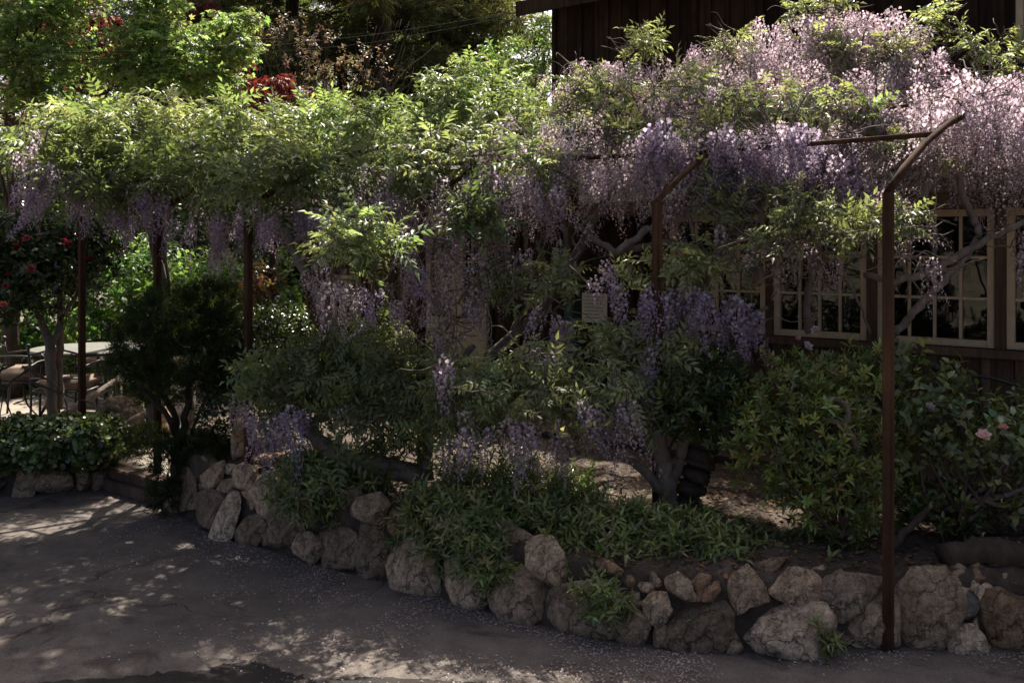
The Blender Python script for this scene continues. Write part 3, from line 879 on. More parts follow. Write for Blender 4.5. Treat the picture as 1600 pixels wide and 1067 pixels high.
def core(root, x0, x1, top, back=.05):
    V, F = [], []
    xs = np.arange(x0, x1, 15)
    for x in xs:
        for t in np.linspace(0, 1, 5):
            py = np.interp(x, WX, WY) + 3 + (np.interp(x, top[0], top[1]) - np.interp(x, WX, WY)) * t
            p = wall_pt(x, py); bk = back + .012 * mnoise.noise((x * .05, py * .05, 1))
            V.append((p.x, p.y + bk, p.z))
    for i in range(len(xs) - 1):
        for j in range(4):
            a = i * 5 + j; F += [(a, a + 5, a + 6), (a, a + 6, a + 1)]
    return link('earth_joint', mesh_np('earth_joint', V, F, M['mortar'], smooth=True), root)
core(sw, 268, 2250, ([262, 330, 450, 560, 700, 850, 1000, 1150, 2250], [770, 735, 765, 785, 840, 860, 900, 905, 905]))
SL2 = [
 ([(-30,733),(12,731),(14,744),(-30,748)], 'n', .02), ([(14,756),(26,740),(65,731),(70,740),(57,762),(49,777),(16,777)], 'n', 0),
 ([(62,758),(75,742),(87,731),(114,735),(117,756),(98,772),(69,769)], 'n', 0), ([(-60,752),(8,750),(12,774),(-60,778)], 'd', 0),
 ([(122,742),(134,730),(144,746),(138,768),(124,762)], 'b', .01), ([(144,742),(163,740),(167,760),(148,767)], 'd', .02),
 ([(18,736),(40,728),(60,730),(28,740)], 'b', .05), ([(-130,735),(-62,732),(-58,776),(-130,776)], 'n', 0),
 ([(-215,738),(-150,730),(-134,750),(-140,776),(-210,777)], 'p', 0), ([(-290,740),(-250,730),(-218,742),(-220,777),(-285,777)], 'd', 0), ([(-380,736),(-310,731),(-292,750),(-300,777),(-375,777)], 'n', 0), ([(-450,740),(-400,732),(-383,745),(-388,777),(-445,777)], 'p', 0)]
sw2 = thing('low_stone_wall', 'low row of rough stones under the clipped ivy hedge at left', 'stone wall', tuple(wall_pt(60, 775)))
stones(sw2, SL2, 300)
core(sw2, -450, 170, ([-450, 170], [730, 730]), .08)

# step of two timbers
st = thing('timber_step', 'timber step leading up to the patio between the two stone walls', 'step', tuple(G(205, 770, 0)))
a, b = G(160, 764, 0), G(252, 792, 0)
ang = math.atan2(b.y - a.y, b.x - a.x); ln = (b - a).length
mid = (a + b) / 2
box_obj('timber', (mid.x, mid.y + .07, .042), (ln, .14, .084), M['timber'], st, ang, .008)
box_obj('timber', (mid.x + .01, mid.y + .10, .122), (ln + .04, .14, .072), M['timber'], st, ang, .008)

# ------------------------------------------------------------------ steel pergola
perg = thing('steel_pergola', 'rusty steel arched pergola carrying the wisteria along the bed', 'pergola', tuple(P(1027, 385, 4.9)))
ROWN = Vector((.70, .71, 0)).normalized()
def foot(px, py, z):
    return G(px, py, z)
p1 = G(1388, 1016, 0); p2 = G(1027, 790, .40); p4 = G(658, 738, .40); p5 = G(388, 716, .42); 
p6 = XD(246, 6.75); p7 = XD(128, 7.15)
POSTS = [(p1, 0.0, .041), (p2, .35, .042), (p4, .35, .04), (p5, .35, .042), (p6, .12, .042), (p7, .12, .042)]
ZB = 1.985
def square_tube(pts, w):
    """square bar along points"""
    V, F = tube_np([(*p, w * .7071) for p in pts], 1, 4)
    return V, F
def arch_pt(p, s):
    # rises quickly then flattens
    z = ZB + .70 * (1 - math.exp(-s * 1.05))
    return Vector((p.x, p.y, 0)) + ROWN * s + Vector((0, 0, z))
for (p, z0, w) in POSTS:
    box_obj('post', (p.x, p.y, (z0 - .05 + ZB) / 2), (w, w, ZB - z0 + .05), M['steel'], perg, HRZ, .003)
    q = [arch_pt(p, s) for s in (0, .18, .40, .7, 1.1, 1.6, 2.1)]
    V, F = square_tube(q, w * .72)
    link('arch', mesh_np('arch', V, F, M['steel']), perg)
for s in (.52, 1.35, 2.0):
    for (a, b) in zip(POSTS[:-1], POSTS[1:]):
        pa, pb = arch_pt(a[0], s), arch_pt(b[0], s)
        if s > .6: pa, pb = pa + Vector((0, 0, .03)), pb + Vector((0, 0, .03))
        V, F = tube_np([(*pa, .0135), (*pb, .0135)], 1, 8)
        link('purlin', mesh_np('purlin', V, F, M['steel'], smooth=True), perg)

# ------------------------------------------------------------------ wisteria
r0 = np.random.default_rng(21)
SHOOTS = [shoot_proto(r0, 6, 5, 60) for _ in range(5)]
SHOOTS_FLAT = [shoot_proto(r0, 5, -15, 35, .12, .25) for _ in range(4)]
VIO = dict(banner=(.47, .41, .51), keel=(.29, .22, .34))
LIL = dict(banner=(.60, .52, .57), keel=(.39, .30, .36))
MAU = dict(banner=(.57, .49, .505), keel=(.41, .32, .345))
rc = {}
for k, c, n, rad, fs in (('v', VIO, 70, .048, .022), ('l', LIL, 66, .045, .021), ('m', MAU, 62, .05, .0175)):
    rc[k] = [raceme_proto(r0, .27 + .03 * i, n + 4 * i, rad, fs, bend=.10 + .06 * i, **c) for i in range(4)]
RME = {}
for k, ps_ in rc.items():
    for i, (V, F, C) in enumerate(ps_):
        RME[(k, i)] = mesh_np('raceme', V, F, M['petal'], C)
GREEN = np.array((.14, .178, .078)); YELLOW = np.array((.205, .237, .12)); DEEP = np.array((.08, .11, .04)); FRESH = np.array((.155, .21, .09)); BRONZE = np.array((.105, .125, .055))
TINT = {'g': GREEN, 'y': YELLOW, 'd': DEEP, 'f': FRESH, 'b': BRONZE}

def vine(name, label, leafblobs, flowerblobs, stems, base, max_parts=280, ldens=20, fdens=30, twigs=0, protos=SHOOTS, scale=(.75, 1.15), up=.9, wild=.14):
    root = thing(name, label, 'wisteria', base)
    if stems: 
        for i, s in enumerate(stems):
            V, F = tube_np(s, 6, 9, .12 if s[0][3] > .03 else .3, .07 if s[0][3] > .03 else .12, i + 5)
            link('trunk' if s[0][3] > .03 else 'branch', mesh_np('branch', V, F, M['bark'], smooth=True), root)
    # leaves
    parts = []; bl = [b for b, _ in leafblobs]
    for b, tn in leafblobs:
        n = max(6, int(b.area() * ldens))
        pos, nr = b.surf(n, .5, .35, .25)
        k = cull(pos, bl, b, .55); pos, nr = pos[k], nr[k]
        if not len(pos): continue
        D = nr * .8 + np.array([0, -.15, up]) + rng.normal(0, .35, nr.shape)
        parts.append(scatter(protos, pos, D, rng.uniform(*scale, len(pos)), TINT[tn]))
    if parts:
        V, F, C = merge3(parts)
        o = link('foliage', mesh_np('foliage', V, F, M['wisteria'], C), root); o['kind'] = 'stuff'
    # racemes
    allr = []
    for b, kinds, mode in flowerblobs:
        n = max(3, int(b.area() * fdens * (.55 if mode == 'under' else 1)))
        pos, nr = b.surf(n, .55, .45, -.6 if mode == 'under' else .1, .22)
        for p in pos:
            k = kinds[int(rng.integers(0, len(kinds)))]
            allr.append((p, k, int(rng.integers(0, 4)), rng.uniform(.62, 1.08)))
    allr.sort(key=lambda a: a[0][1])
    for p, k, i, s in allr[:max_parts]:
        o = link('raceme', RME[(k, i)])
        o.location = p; o.scale = (s, s, s * rng.uniform(.85, 1.15))
        wl_ = wild if k == 'm' else .14
        o.rotation_euler = (rng.normal(0, wl_), rng.normal(0, wl_), rng.uniform(0, 6.28)); parent(o, root)
    rest = allr[max_parts:]
    if rest:
        parts = []
        for key in set((k, i) for _, k, i, _ in rest):
            sel = [a for a in rest if (a[1], a[2]) == key]
            pos = np.array([a[0] for a in sel]); sc = np.array([a[3] for a in sel])
            D = np.array([0, 0, 1.0]) + rng.normal(0, wild if key[0] == 'm' else .16, pos.shape)
            parts.append(scatter([rc[key[0]][key[1]]], pos, D, sc, np.ones(3), tjit=.1))
        V, F, C = merge3(parts)
        o = link('blossom', mesh_np('blossom', V, F, M['petal'], C), root); o['kind'] = 'stuff'
    if twigs:
        lines = []
        src = [b for b, _, _ in flowerblobs] + bl
        for _ in range(twigs):
            b = src[int(rng.integers(0, len(src)))]
            p, nr = b.surf(1, .9, .2, -.3); p = p[0]
            q = [np.array(p)]; d = rng.normal(0, 1, 3) * [1, .7, .6]; d /= np.linalg.norm(d)
            for k in range(5):
                d = d + rng.normal(0, .45, 3); d /= np.linalg.norm(d); q.append(q[-1] + d * rng.uniform(.03, .085))
            r_ = rng.uniform(.003, .007)
            lines.append([(*v, r_ * (1 - .13 * i)) for i, v in enumerate(q)])
        V, F = join_np([tube_np(l, 2, 4) for l in lines])
        o = link('twigs', mesh_np('twigs', V, F, M['bark'], smooth=True), root); o['kind'] = 'stuff'
    return root
B = Blob
def SB(x, y, z, rx, ry, rz):
    b = Blob(800, 385, 5, 10, 10); b.c = np.array([x, y, z], dtype=float); b.r = np.array([rx, ry, rz], dtype=float)
    return b
# left vine over the far end of the pergola
vine('wisteria_vine', 'leafy green wisteria canopy over the left half of the pergola', [
    (B(88,249,7.4,50.6,34),'g'),(B(128,229,7.6,64.4,34),'y'),(B(180,219,7.3,73.6,38.25),'g'),(B(265,214,7.3,78.2,35.7),'y'),(B(370,224,7.2,82.8,38.25),'g'),(B(330,269,6.8,105.8,42.5),'g'),
    (B(220,274,6.9,82.8,35.7),'g'),(B(138,284,7,64.4,29.75),'d'),(B(450,269,6.8,78.2,46.75),'y'),(B(535,224,7,69,40.8),'f'),(B(470,214,7.5,64.4,27.2),'g'),(B(600,214,6.7,59.8,46.75),'f'),(B(560,299,6.5,73.6,38.25),'y'),
    (B(440,285,5.95,45,20),'g'),(B(425,300,6.15,87.4,34),'g'),(B(300,300,6.4,73.6,25.5),'d'),(B(510,305,6.05,64.4,25.5),'d'),(B(655,259,6.4,55.2,46.75),'g'),(B(705,184,6.6,50.6,42.5),'f'),(B(740,146,6.9,50.6,34),'f'),(B(795,154,7,50.6,30.6),'f'),(B(180,302,6.9,64.4,22.1),'d'),(B(190,225,7.9,70,26),'g'),(B(60,230,8.0,60,24),'g'),(B(128,234,8.5,82.8,25.5),'g'),(B(270,229,8.4,92,25.5),'g'),(B(430,239,8.1,92,27.2),'g'),(B(600,239,7.7,82.8,27.2),'g')],
    [(B(70,238,7,42,38.25),'vl','under'),(B(60,288,7,40,30.6),'vl','under'),(B(115,268,6.9,45,38.25),'lv','under'),(B(170,278,6.9,45,34),'vl','under'),(B(240,298,6.8,55,32.3),'lv','under'),(B(320,323,6.6,50,44.2),'vl','under'),(B(400,323,6.5,60,38.25),'lv','under'),
     (B(480,313,6.3,55,35.7),'vl','under'),(B(540,298,6.2,45,34),'lv','under'),(B(350,373,6.6,28,28.9),'l','under'),(B(200,308,7,50,25.5),'v','under'),(B(600,298,6,50,38.25),'lm','under'),(B(390,313,6,34,25.5),'lv','under'),(B(430,323,5.95,40,30.6),'vl','under'),(B(500,328,5.9,44,30.6),'lv','under'),(B(560,313,5.9,40,25.5),'v','under')],
    [pl((240,690,7.0,.045),(235,560,7.0,.04),(255,450,7.05,.035),(240,360,7.1,.03),(300,300,7.1,.025),(420,270,7.0,.02)),
     pl((300,300,7.1,.022),(200,280,7.2,.02),(90,250,7.3,.015)), pl((420,300,6.6,.02),(540,290,6.4,.018),(640,270,6.3,.014))],
    tuple(XD(240, 7.0)), 295, 23, 46, 90, scale=(.55, .95))
# middle vine with the bright tuft
vine('wisteria_vine', 'wisteria in the middle with a bright leafy tuft above hanging flower curtains', [
    (B(550,385,5.2,50,26),'f'),(B(520,402,5.15,32,16),'y'),(B(600,398,5.25,40,22),'g'),(B(690,265,6.0,55,35),'y'),(B(745,240,6.0,45,30),'y'),(B(640,290,6.1,55,28),'g'),(B(720,290,6.1,40,20),'g'),(B(670,235,6.5,50,26),'f'),(B(800,185,6.4,55,28),'g'),
    (B(820,262,5.7,30,22),'f'),(B(850,290,5.7,30,16),'y'),(B(730,345,5.6,35,18),'d'),(B(790,460,5.6,18,8),'f'),(B(870,450,5.5,22,18),'y')],
    [(B(550,430,5.25,60,32),'lv','under'),(B(500,410,5.6,28,50),'lm','under'),(B(620,440,5.7,32,45),'lm','under'),(B(650,395,5.6,26,66),'vl','under'),(B(600,300,6.1,60,50),'vm',''),(B(690,330,5.8,55,60),'lm',''),
     (B(730,380,5.7,50,40),'m','under'),(B(715,450,5.6,40,36),'ml','under'),(B(770,300,5.8,50,55),'vm',''),(B(800,220,6.2,50,45),'lm',''),(B(850,290,5.7,70,40),'ml',''),(B(770,350,5.7,40,40),'m','under'),(B(700,265,6.2,55,30),'ml',''),(B(780,262,6.1,55,34),'m',''),(B(840,235,6.2,50,30),'m',''),(B(690,335,5.7,60,30),'lm','under'),(B(800,325,5.7,60,30),'ml','under'),(B(880,335,5.65,40,22),'m','under'),(B(720,405,5.6,42,40),'m','under'),(B(760,450,5.5,44,36),'ml','under'),(B(800,400,5.6,44,30),'m','under'),(B(700,480,5.45,36,30),'m','under'),(B(860,490,5.3,22,26),'l',''),(B(880,500,5.3,10,30),'l','under'),(B(700,520,5.4,36,18),'m','under')],
    [pl((665,748,5.4,.06),(600,728,5.4,.055),(540,715,5.4,.05),(500,690,5.5,.045),(470,660,5.6,.04)), pl((560,600,5.7,.035),(530,530,5.8,.035),(500,470,5.85,.032),(462,400,5.9,.028),(440,340,6.1,.02)),
     pl((760,560,5.7,.035),(830,500,5.7,.034),(868,455,5.7,.03),(900,400,5.75,.03),(925,350,5.8,.025),(960,290,5.9,.02)), pl((800,520,5.72,.02),(850,430,5.7,.018),(842,380,5.7,.016),(870,330,5.75,.013)),
     pl((868,455,5.7,.02),(885,390,5.7,.018),(880,330,5.75,.015),(900,270,5.8,.012)), pl((800,450,5.75,.014),(822,400,5.72,.013),(818,350,5.7,.011)), pl((665,748,5.4,.05),(668,700,5.45,.03),(690,600,5.5,.025),(740,540,5.6,.02)),
     pl((880,415,5.6,.008),(905,395,5.6,.008),(895,370,5.6,.007),(925,335,5.6,.007))],
    tuple(G(665, 755, .4)), 298, 18, 38, 300, scale=(.5, .85))
# right vine: the great mauve mound
vine('wisteria_vine', 'huge pale mauve wisteria mound at right, flowers covering its top', [
    (B(930,165,6.2,60,32),'y'),(B(1000,165,6.0,60,28),'y'),(B(960,212,5.9,45,24),'y'),(B(905,150,6.3,30,16),'y'),(B(1230,178,5.7,100,24),'y'),(B(1150,160,5.8,40,18),'y'),(B(1310,200,5.5,60,20),'g'),(B(1475,60,6.3,45,28),'y'),(B(1540,85,6.1,48,28),'y'),(B(1588,120,5.9,45,36),'y'),(B(1690,100,6.0,60,36),'y'),(B(1780,140,5.8,60,36),'g'),
    (B(1000,75,6.6,8,5),'y'),(B(1310,85,6.1,28,16),'y'),(B(1140,90,6.2,20,12),'y'),(B(1270,25,6.4,40,10),'y'),(B(1400,92,6.0,25,16),'y'),(B(1085,140,6.0,30,12),'y'),(B(1130,215,5.5,40,18),'g'),(B(1420,240,5.3,40,24),'y'),(B(1180,330,5.2,60,20),'g'),
    (B(1280,350,4.9,70,22),'b'),(B(1230,385,4.8,60,26),'b'),(B(1330,345,4.9,40,18),'y'),(B(1400,360,4.6,40,12),'b'),(B(1105,310,5.3,36,16),'y'),(B(880,215,7.3,80,22),'g'),(B(1000,215,7.1,80,22),'g'),(B(1110,205,6.9,80,22),'g'),(B(1230,200,6.7,80,22),'g')],
    [(B(1280,60,6.4,110,55),'ml',''),(B(1150,105,6.4,105,50),'ml',''),(B(1010,125,6.6,105,38),'m',''),(B(910,125,6.7,55,28),'m',''),(B(1370,70,6.3,70,60),'lm',''),(B(1460,150,6.0,85,52),'ml',''),(B(1560,175,5.9,70,50),'ml',''),
     (B(1340,170,5.8,105,55),'ml',''),(B(1200,140,6.0,110,45),'m',''),(B(1080,165,6.0,85,38),'ml',''),(B(1090,235,5.6,110,36),'lm',''),(B(1032,222,5.5,40,34),'v',''),(B(900,215,5.9,70,45),'m',''),(B(860,250,5.8,50,35),'l',''),(B(960,275,5.6,70,34),'m',''),
     (B(1190,240,5.4,100,30),'lv',''),(B(1290,240,5.3,70,40),'vl',''),(B(1230,290,5.3,70,36),'m',''),(B(1500,220,5.5,70,40),'m',''),(B(1575,265,5.4,50,42),'m',''),(B(1480,250,5.4,50,30),'m',''),(B(1340,275,5.2,60,28),'ml',''),(B(1060,290,5.4,40,40),'m',''),
     (B(1250,375,4.85,60,18),'m','under'),(B(1290,405,4.8,16,18),'m','under'),(B(1200,370,5.0,36,22),'m','under'),(B(1430,400,4.7,28,24),'m','under'),(B(1590,370,5.2,20,30),'l','under'),(B(1400,310,4.9,40,20),'m',''),(B(1130,365,5.2,22,26),'l','under'),(B(900,235,7.1,80,22),'m',''),(B(1000,232,6.95,80,24),'m',''),(B(1100,225,6.75,80,24),'m',''),(B(1210,215,6.5,70,22),'m',''),*[(SB(*((arch_pt(p1, .52) * (1 - t) + arch_pt(p2, .52) * t) + Vector((0, -.03, .07))), .16, .1, .07), 'lv', '') for t in (.62, .78, .94)],(B(1660,150,5.9,70,50),'ml',''),(B(1690,230,5.5,60,50),'m',''),(B(1760,170,5.8,60,60),'ml',''),(B(1320,215,5.35,60,22),'ml',''),(B(1390,180,5.5,60,36),'ml',''),(B(1410,120,5.8,60,36),'ml',''),(B(1240,215,5.4,60,20),'ml',''),(B(1440,90,6.0,50,24),'ml',''),*[(SB(*(arch_pt(p1, q) + Vector((0, -.05, .02))), .22, .2, .16), 'ml', '') for q in (1.0, 1.4, 1.8, 2.2)],(SB(*((arch_pt(p1, 1.3) * .75 + arch_pt(p2, 1.3) * .25) + Vector((0, -.15, 0))), .3, .2, .15), 'ml', ''),(B(1545,165,5.15,45,30),'m',''),(B(1500,130,5.4,50,30),'ml',''),(B(1590,210,5.2,40,36),'ml','')],
    [pl((1045,790,4.95,.05),(1040,740,4.95,.045),(1030,690,5.0,.045),(1020,600,5.1,.04),(1060,500,5.2,.035),(1110,420,5.2,.032),(1150,350,5.25,.028),(1180,290,5.4,.022)), pl((1045,760,4.95,.036),(1062,720,5.0,.03),(1070,680,5.0,.03),(1075,600,5.1,.02)),
     pl((1060,500,5.3,.03),(1050,440,5.3,.028),(1090,400,5.35,.024),(1040,380,5.4,.022),(960,390,5.5,.02),(900,350,5.7,.018)), pl((1190,440,5.2,.03),(1178,400,5.25,.03),(1165,350,5.3,.028),(1175,300,5.4,.026),(1240,200,5.7,.02)),
     pl((1265,520,5.3,.022),(1262,470,5.3,.02),(1275,380,5.3,.02),(1262,320,5.3,.024),(1268,250,5.4,.026),(1290,190,5.6,.02)), pl((1262,320,5.3,.026),(1295,290,5.3,.03),(1300,230,5.4,.028),(1330,170,5.6,.02)), pl((1295,330,5.35,.022),(1320,310,5.35,.02),(1300,270,5.4,.02)),
     pl((1398,522,4.9,.018),(1435,480,4.95,.02),(1480,430,5.0,.02),(1520,385,5.05,.02),(1530,360,5.05,.018),(1515,330,5.1,.02),(1500,280,5.2,.018),(1540,210,5.4,.016),(1570,170,5.5,.012)),
     pl((1350,430,4.95,.015),(1400,438,4.9,.02),(1450,425,4.95,.018),(1505,395,5.0,.02),(1570,360,5.0,.016),(1640,330,5.0,.016)), pl((1462,420,5.0,.014),(1460,360,5.05,.016),(1445,320,5.1,.014),(1450,270,5.2,.012)),
     pl((960,400,5.4,.018),(1010,360,5.4,.02),(1050,340,5.35,.018),(1090,290,5.4,.015)), pl((1075,330,5.3,.012),(1085,380,5.25,.011),(1072,410,5.2,.009)), pl((1300,240,5.35,.012),(1230,250,5.4,.016),(1150,262,5.4,.016),(1060,275,5.4,.014)),
     pl((1360,520,5.1,.006),(1340,470,5.1,.007),(1320,430,5.1,.007),(1300,400,5.0,.006))],
    tuple(G(1045, 795, .4)), 298, 18, 62, 1300, scale=(.4, .7), wild=.42)
# low wisteria masses in front
vine('wisteria_shrub', 'low wisteria bush in the middle of the bed, violet clusters hanging from its skirt', [
    (B(1060,430,5.1,75,22),'y'),(B(1120,415,5.1,50,20),'y'),(B(990,430,5.1,40,20),'y'),(B(960,535,5.1,70,28),'g'),(B(1050,545,5.1,50,24),'y'),(B(870,575,5.0,95,32),'y'),(B(800,610,4.95,85,38),'g'),(B(930,610,4.9,95,38),'y'),(B(1010,600,5.0,50,35),'g'),(B(740,640,5.0,50,40),'g'),(B(850,640,4.85,80,32),'y'),(B(700,655,5.15,60,30),'g'),(B(740,600,5.1,55,26),'y'),(B(690,610,5.25,40,30),'g'),(B(770,670,5.0,60,22),'g'),(B(960,655,4.95,60,20),'g')],
    [(B(920,630,4.7,30,18),'vl','under'),(B(970,625,4.75,24,16),'l','under'),(B(820,655,4.75,50,14),'lm','under'),(B(760,665,4.8,36,14),'lm','under'),(B(950,432,5.1,18.7,40),'vl',''),(B(1000,452,5.05,34,24),'v',''),(B(1060,462,5,51,20.8),'v',''),(B(1130,472,5,46.75,20.8),'v',''),(B(1180,482,5,25.5,16),'v','under'),(B(915,617,4.8,30.6,20.8),'vl','under'),(B(960,602,4.85,25.5,20.8),'l','under'),(B(840,652,4.8,59.5,16),'lm','under'),(B(740,652,4.85,34,19.2),'lm','under'),(B(1010,562,4.9,11.9,19.2),'v','under'),(B(690,562,4.9,8.5,20.8),'l','under'),(B(850,552,4.9,34,16),'v',''),(B(880,682,4.85,51,16),'m','under'),(B(700,692,4.95,22.1,22.4),'m','')],
    [pl((1040,770,4.95,.03),(980,715,5.0,.022),(920,708,5.0,.018),(860,690,5.0,.014)), pl((1035,720,5.0,.03),(960,660,5.05,.02),(880,630,5.05,.016)), pl((1055,620,5.05,.02),(1100,540,5.05,.018),(1150,510,5.05,.014),(1200,480,5.05,.01))],
    tuple(G(1000, 780, .4)), 190, 30, 48, 60, protos=SHOOTS_FLAT, up=.45, scale=(.45, .75))
vine('wisteria_shrub', 'low drooping wisteria bush left of centre over the thick horizontal trunk', [
    (B(430,590,5.8,55,22),'g'),(B(500,570,5.8,80,28),'b'),(B(590,540,5.8,80,32),'g'),(B(650,580,5.6,70,45),'b'),(B(540,620,5.6,85,36),'g'),(B(450,635,5.7,60,26),'b'),(B(400,590,5.8,26,10),'f'),(B(640,650,5.5,60,36),'b'),(B(570,690,5.4,45,40),'g'),(B(500,650,5.6,50,24),'b'),(B(650,690,5.4,50,22),'b'),(B(470,600,5.7,70,24),'b'),(B(600,600,5.55,70,30),'g')],
    [(B(465,640,5.4,18,16),'v','under'),(B(440,640,5.45,20,14),'vl','under'),(B(560,640,5.4,30,14),'lm','under'),(B(405,640,5.7,28,14),'vl','under'),(B(430,655,5.6,20,12),'v','under'),(B(600,620,5.5,30,14),'lm','under'),(B(680,600,5.3,10,24),'l','under'),(B(375,620,5.8,12,16),'l','under')],
    [pl((480,670,5.6,.03),(520,640,5.65,.022),(600,610,5.7,.018),(680,600,5.6,.012))],
    tuple(G(560, 745, .4)), 100, 32, 34, 20, protos=SHOOTS_FLAT, up=.3, scale=(.5, .8))

# ------------------------------------------------------------------ shrubs and other plants
def leaf_protos(kind, r=r0):
    out = []
    for _ in range(4):
        p = Proto()
        if kind == 'rosette':      # whorls of oblong leaves at the twig end
            for i in range(9):
                p.add(xf(leaf8(.062 * r.uniform(.8, 1.15), .021, .2, r.uniform(.0, .25)), rot_np(r.normal(0, .2), -R(12 + 6.5 * i + r.normal(0, 6)), i * 2.4), (0, 0, .006 * i)), r.uniform(.8, 1.2))
            p.add(stem_vf((0, 0, -.06), (0, 0, .05), .003), (1.2, .8, .6))
        elif kind == 'spray':      # broad glossy alternate leaves
            for i in range(7):
                p.add(xf(leaf8(.07 * r.uniform(.7, 1.15), .034, .18, r.uniform(.05, .35)), rot_np(r.normal(0, .35), -R(r.uniform(0, 50)), i * 2.4 + r.normal(0, .3)), (0, 0, .022 * i)), r.uniform(.75, 1.25))
            p.add(stem_vf((0, 0, -.08), (0, 0, .15), .003), (1.2, .9, .7))
        elif kind == 'far_spray':
            for i in range(7):
                p.add(xf(leaflet(.07 * r.uniform(.7, 1.15), .034, .18, r.uniform(.05, .35), .45), rot_np(r.normal(0, .35), -R(r.uniform(0, 50)), i * 2.4 + r.normal(0, .3)), (0, 0, .022 * i)), r.uniform(.75, 1.25))
        elif kind == 'ivy':
            for i in range(5):
                p.add(xf(leaf8(.042 * r.uniform(.7, 1.2), .036, .12, r.uniform(.05, .3)), rot_np(r.normal(0, .4), -R(r.uniform(-10, 50)), i * 2.4 + r.normal(0, .4)), (0, 0, .008 * i)), r.uniform(.7, 1.3))
        elif kind == 'herb':       # narrow willow-like leaves on an upright stem
            H = .17
            for i in range(13):
                t = i / 13
                p.add(xf(leaflet(.062 * r.uniform(.75, 1.2) * (1.05 - .4 * t), .0125, .25, r.uniform(.1, .5), .4), rot_np(r.normal(0, .3), -R(r.uniform(5, 45) + 25 * t), i * 2.4 + r.normal(0, .3)), (0, 0, H * (.15 + .85 * t))), r.uniform(.8, 1.25))
            p.add(stem_vf((0, 0, 0), (0, 0, H), .002), (.9, 1, .8))
        elif kind == 'juniper':
            for i in range(14):
                p.add(xf(blade2(.05 * r.uniform(.6, 1.2), .0075, .1), rot_np(0, -R(r.uniform(10, 70)), i * 2.4), (0, 0, .006 * i)), r.uniform(.7, 1.3))
        elif kind == 'maple':
            for i in range(5):
                Rm = rot_np(r.normal(0, .35), r.normal(.25, .25), i * 2.4 + r.normal(0, .4)); c = np.array([.05 * math.cos(i * 2.4), .05 * math.sin(i * 2.4), r.normal(0, .012)])
                v = r.uniform(.8, 1.2)
                for a, s in ((0, 1), (.75, .8), (-.75, .8), (1.6, .5), (-1.6, .5)):
                    V, F = blade2(.055 * s, .018, .15, .45)
                    p.add((((V @ rot_np(0, 0, a).T) @ Rm.T) + c, F), v)
        elif kind == 'conifer':
            for i in range(16):
                t = i / 16; sg = 1 if i % 2 else -1
                p.add(xf(blade2(.15 * (1.1 - .7 * t), .022, .25, .5), rot_np(r.normal(0, .3), R(r.uniform(0, 30)), sg * R(r.uniform(35, 60))), (.4 * t, 0, -.1 * t * t)), r.uniform(.7, 1.3))
            p.add(tube_np([(0, 0, 0, .006), (.4, 0, -.1, .002)], 1, 3), (.9, .6, .4))
        elif kind == 'tiny':
            for i in range(6):
                p.add(xf(leaflet(.035 * r.uniform(.7, 1.2), .017, .2, .2, .5), rot_np(r.normal(0, .4), -R(r.uniform(0, 60)), i * 2.4), (0, 0, .012 * i)), r.uniform(.7, 1.3))
            p.add(stem_vf((0, 0, -.05), (0, 0, .08), .0018), (1.2, .8, .6))
        out.append(p.done())
    return out
LP = {k: leaf_protos(k) for k in ('rosette', 'spray', 'far_spray', 'ivy', 'herb', 'juniper', 'maple', 'conifer', 'tiny')}

def foliage(root, blobs, kind, tint, mat, dens, scale=(.8, 1.2), upb=.5, inner=.45, front=.3, up=.2, name='foliage', lump=.2, outw=.8, limit=.6):
    parts = []; bl = [b for b in blobs]
    tint = np.asarray(tint)
    for b in bl:
        n = max(10, int(b.area() * dens))
        pos, nr = b.surf(n, inner, front, up, lump)
        k = cull(pos, bl, b, limit); pos, nr = pos[k], nr[k]
        if not len(pos): continue
        D = nr * outw + np.array([0, 0, upb]) + rng.normal(0, .4, nr.shape)
        tt = tint if tint.ndim == 1 else tint[rng.integers(0, len(tint), len(pos))]
        parts.append(scatter(LP[kind], pos, D, rng.uniform(*scale, len(pos)), tt, tjit=.26))
    V, F, C = merge3(parts)
    o = link(name, mesh_np(name, V, F, mat, C), root); o['kind'] = 'stuff'
    return o
def inner_twigs(root, blobs, base, n, rad=.009, mat=None, name='stem'):
    lines = []
    for i in range(n):
        b = blobs[int(rng.integers(0, len(blobs)))]
        p, _ = b.surf(1, .5, .3, .2); p = p[0]
        low = min(blobs, key=lambda q: q.c[2]); q0 = np.array(base) * .35 + low.c * .65 + rng.normal(0, .3, 3) * low.r
        m1 = q0 + (p - q0) * .4 + rng.normal(0, .07, 3) + [0, 0, .04]; m2 = q0 + (p - q0) * .75 + rng.normal(0, .06, 3)
        lines.append([(*q0, rad), (*m1, rad * .75), (*m2, rad * .5), (*p, rad * .25)])
    V, F = join_np([tube_np(l, 3, 5, .3, .1, i) for i, l in enumerate(lines)])
    o = link(name, mesh_np(name, V, F, mat or M['bark_dark'], smooth=True), root); o['kind'] = 'stuff'
    return o
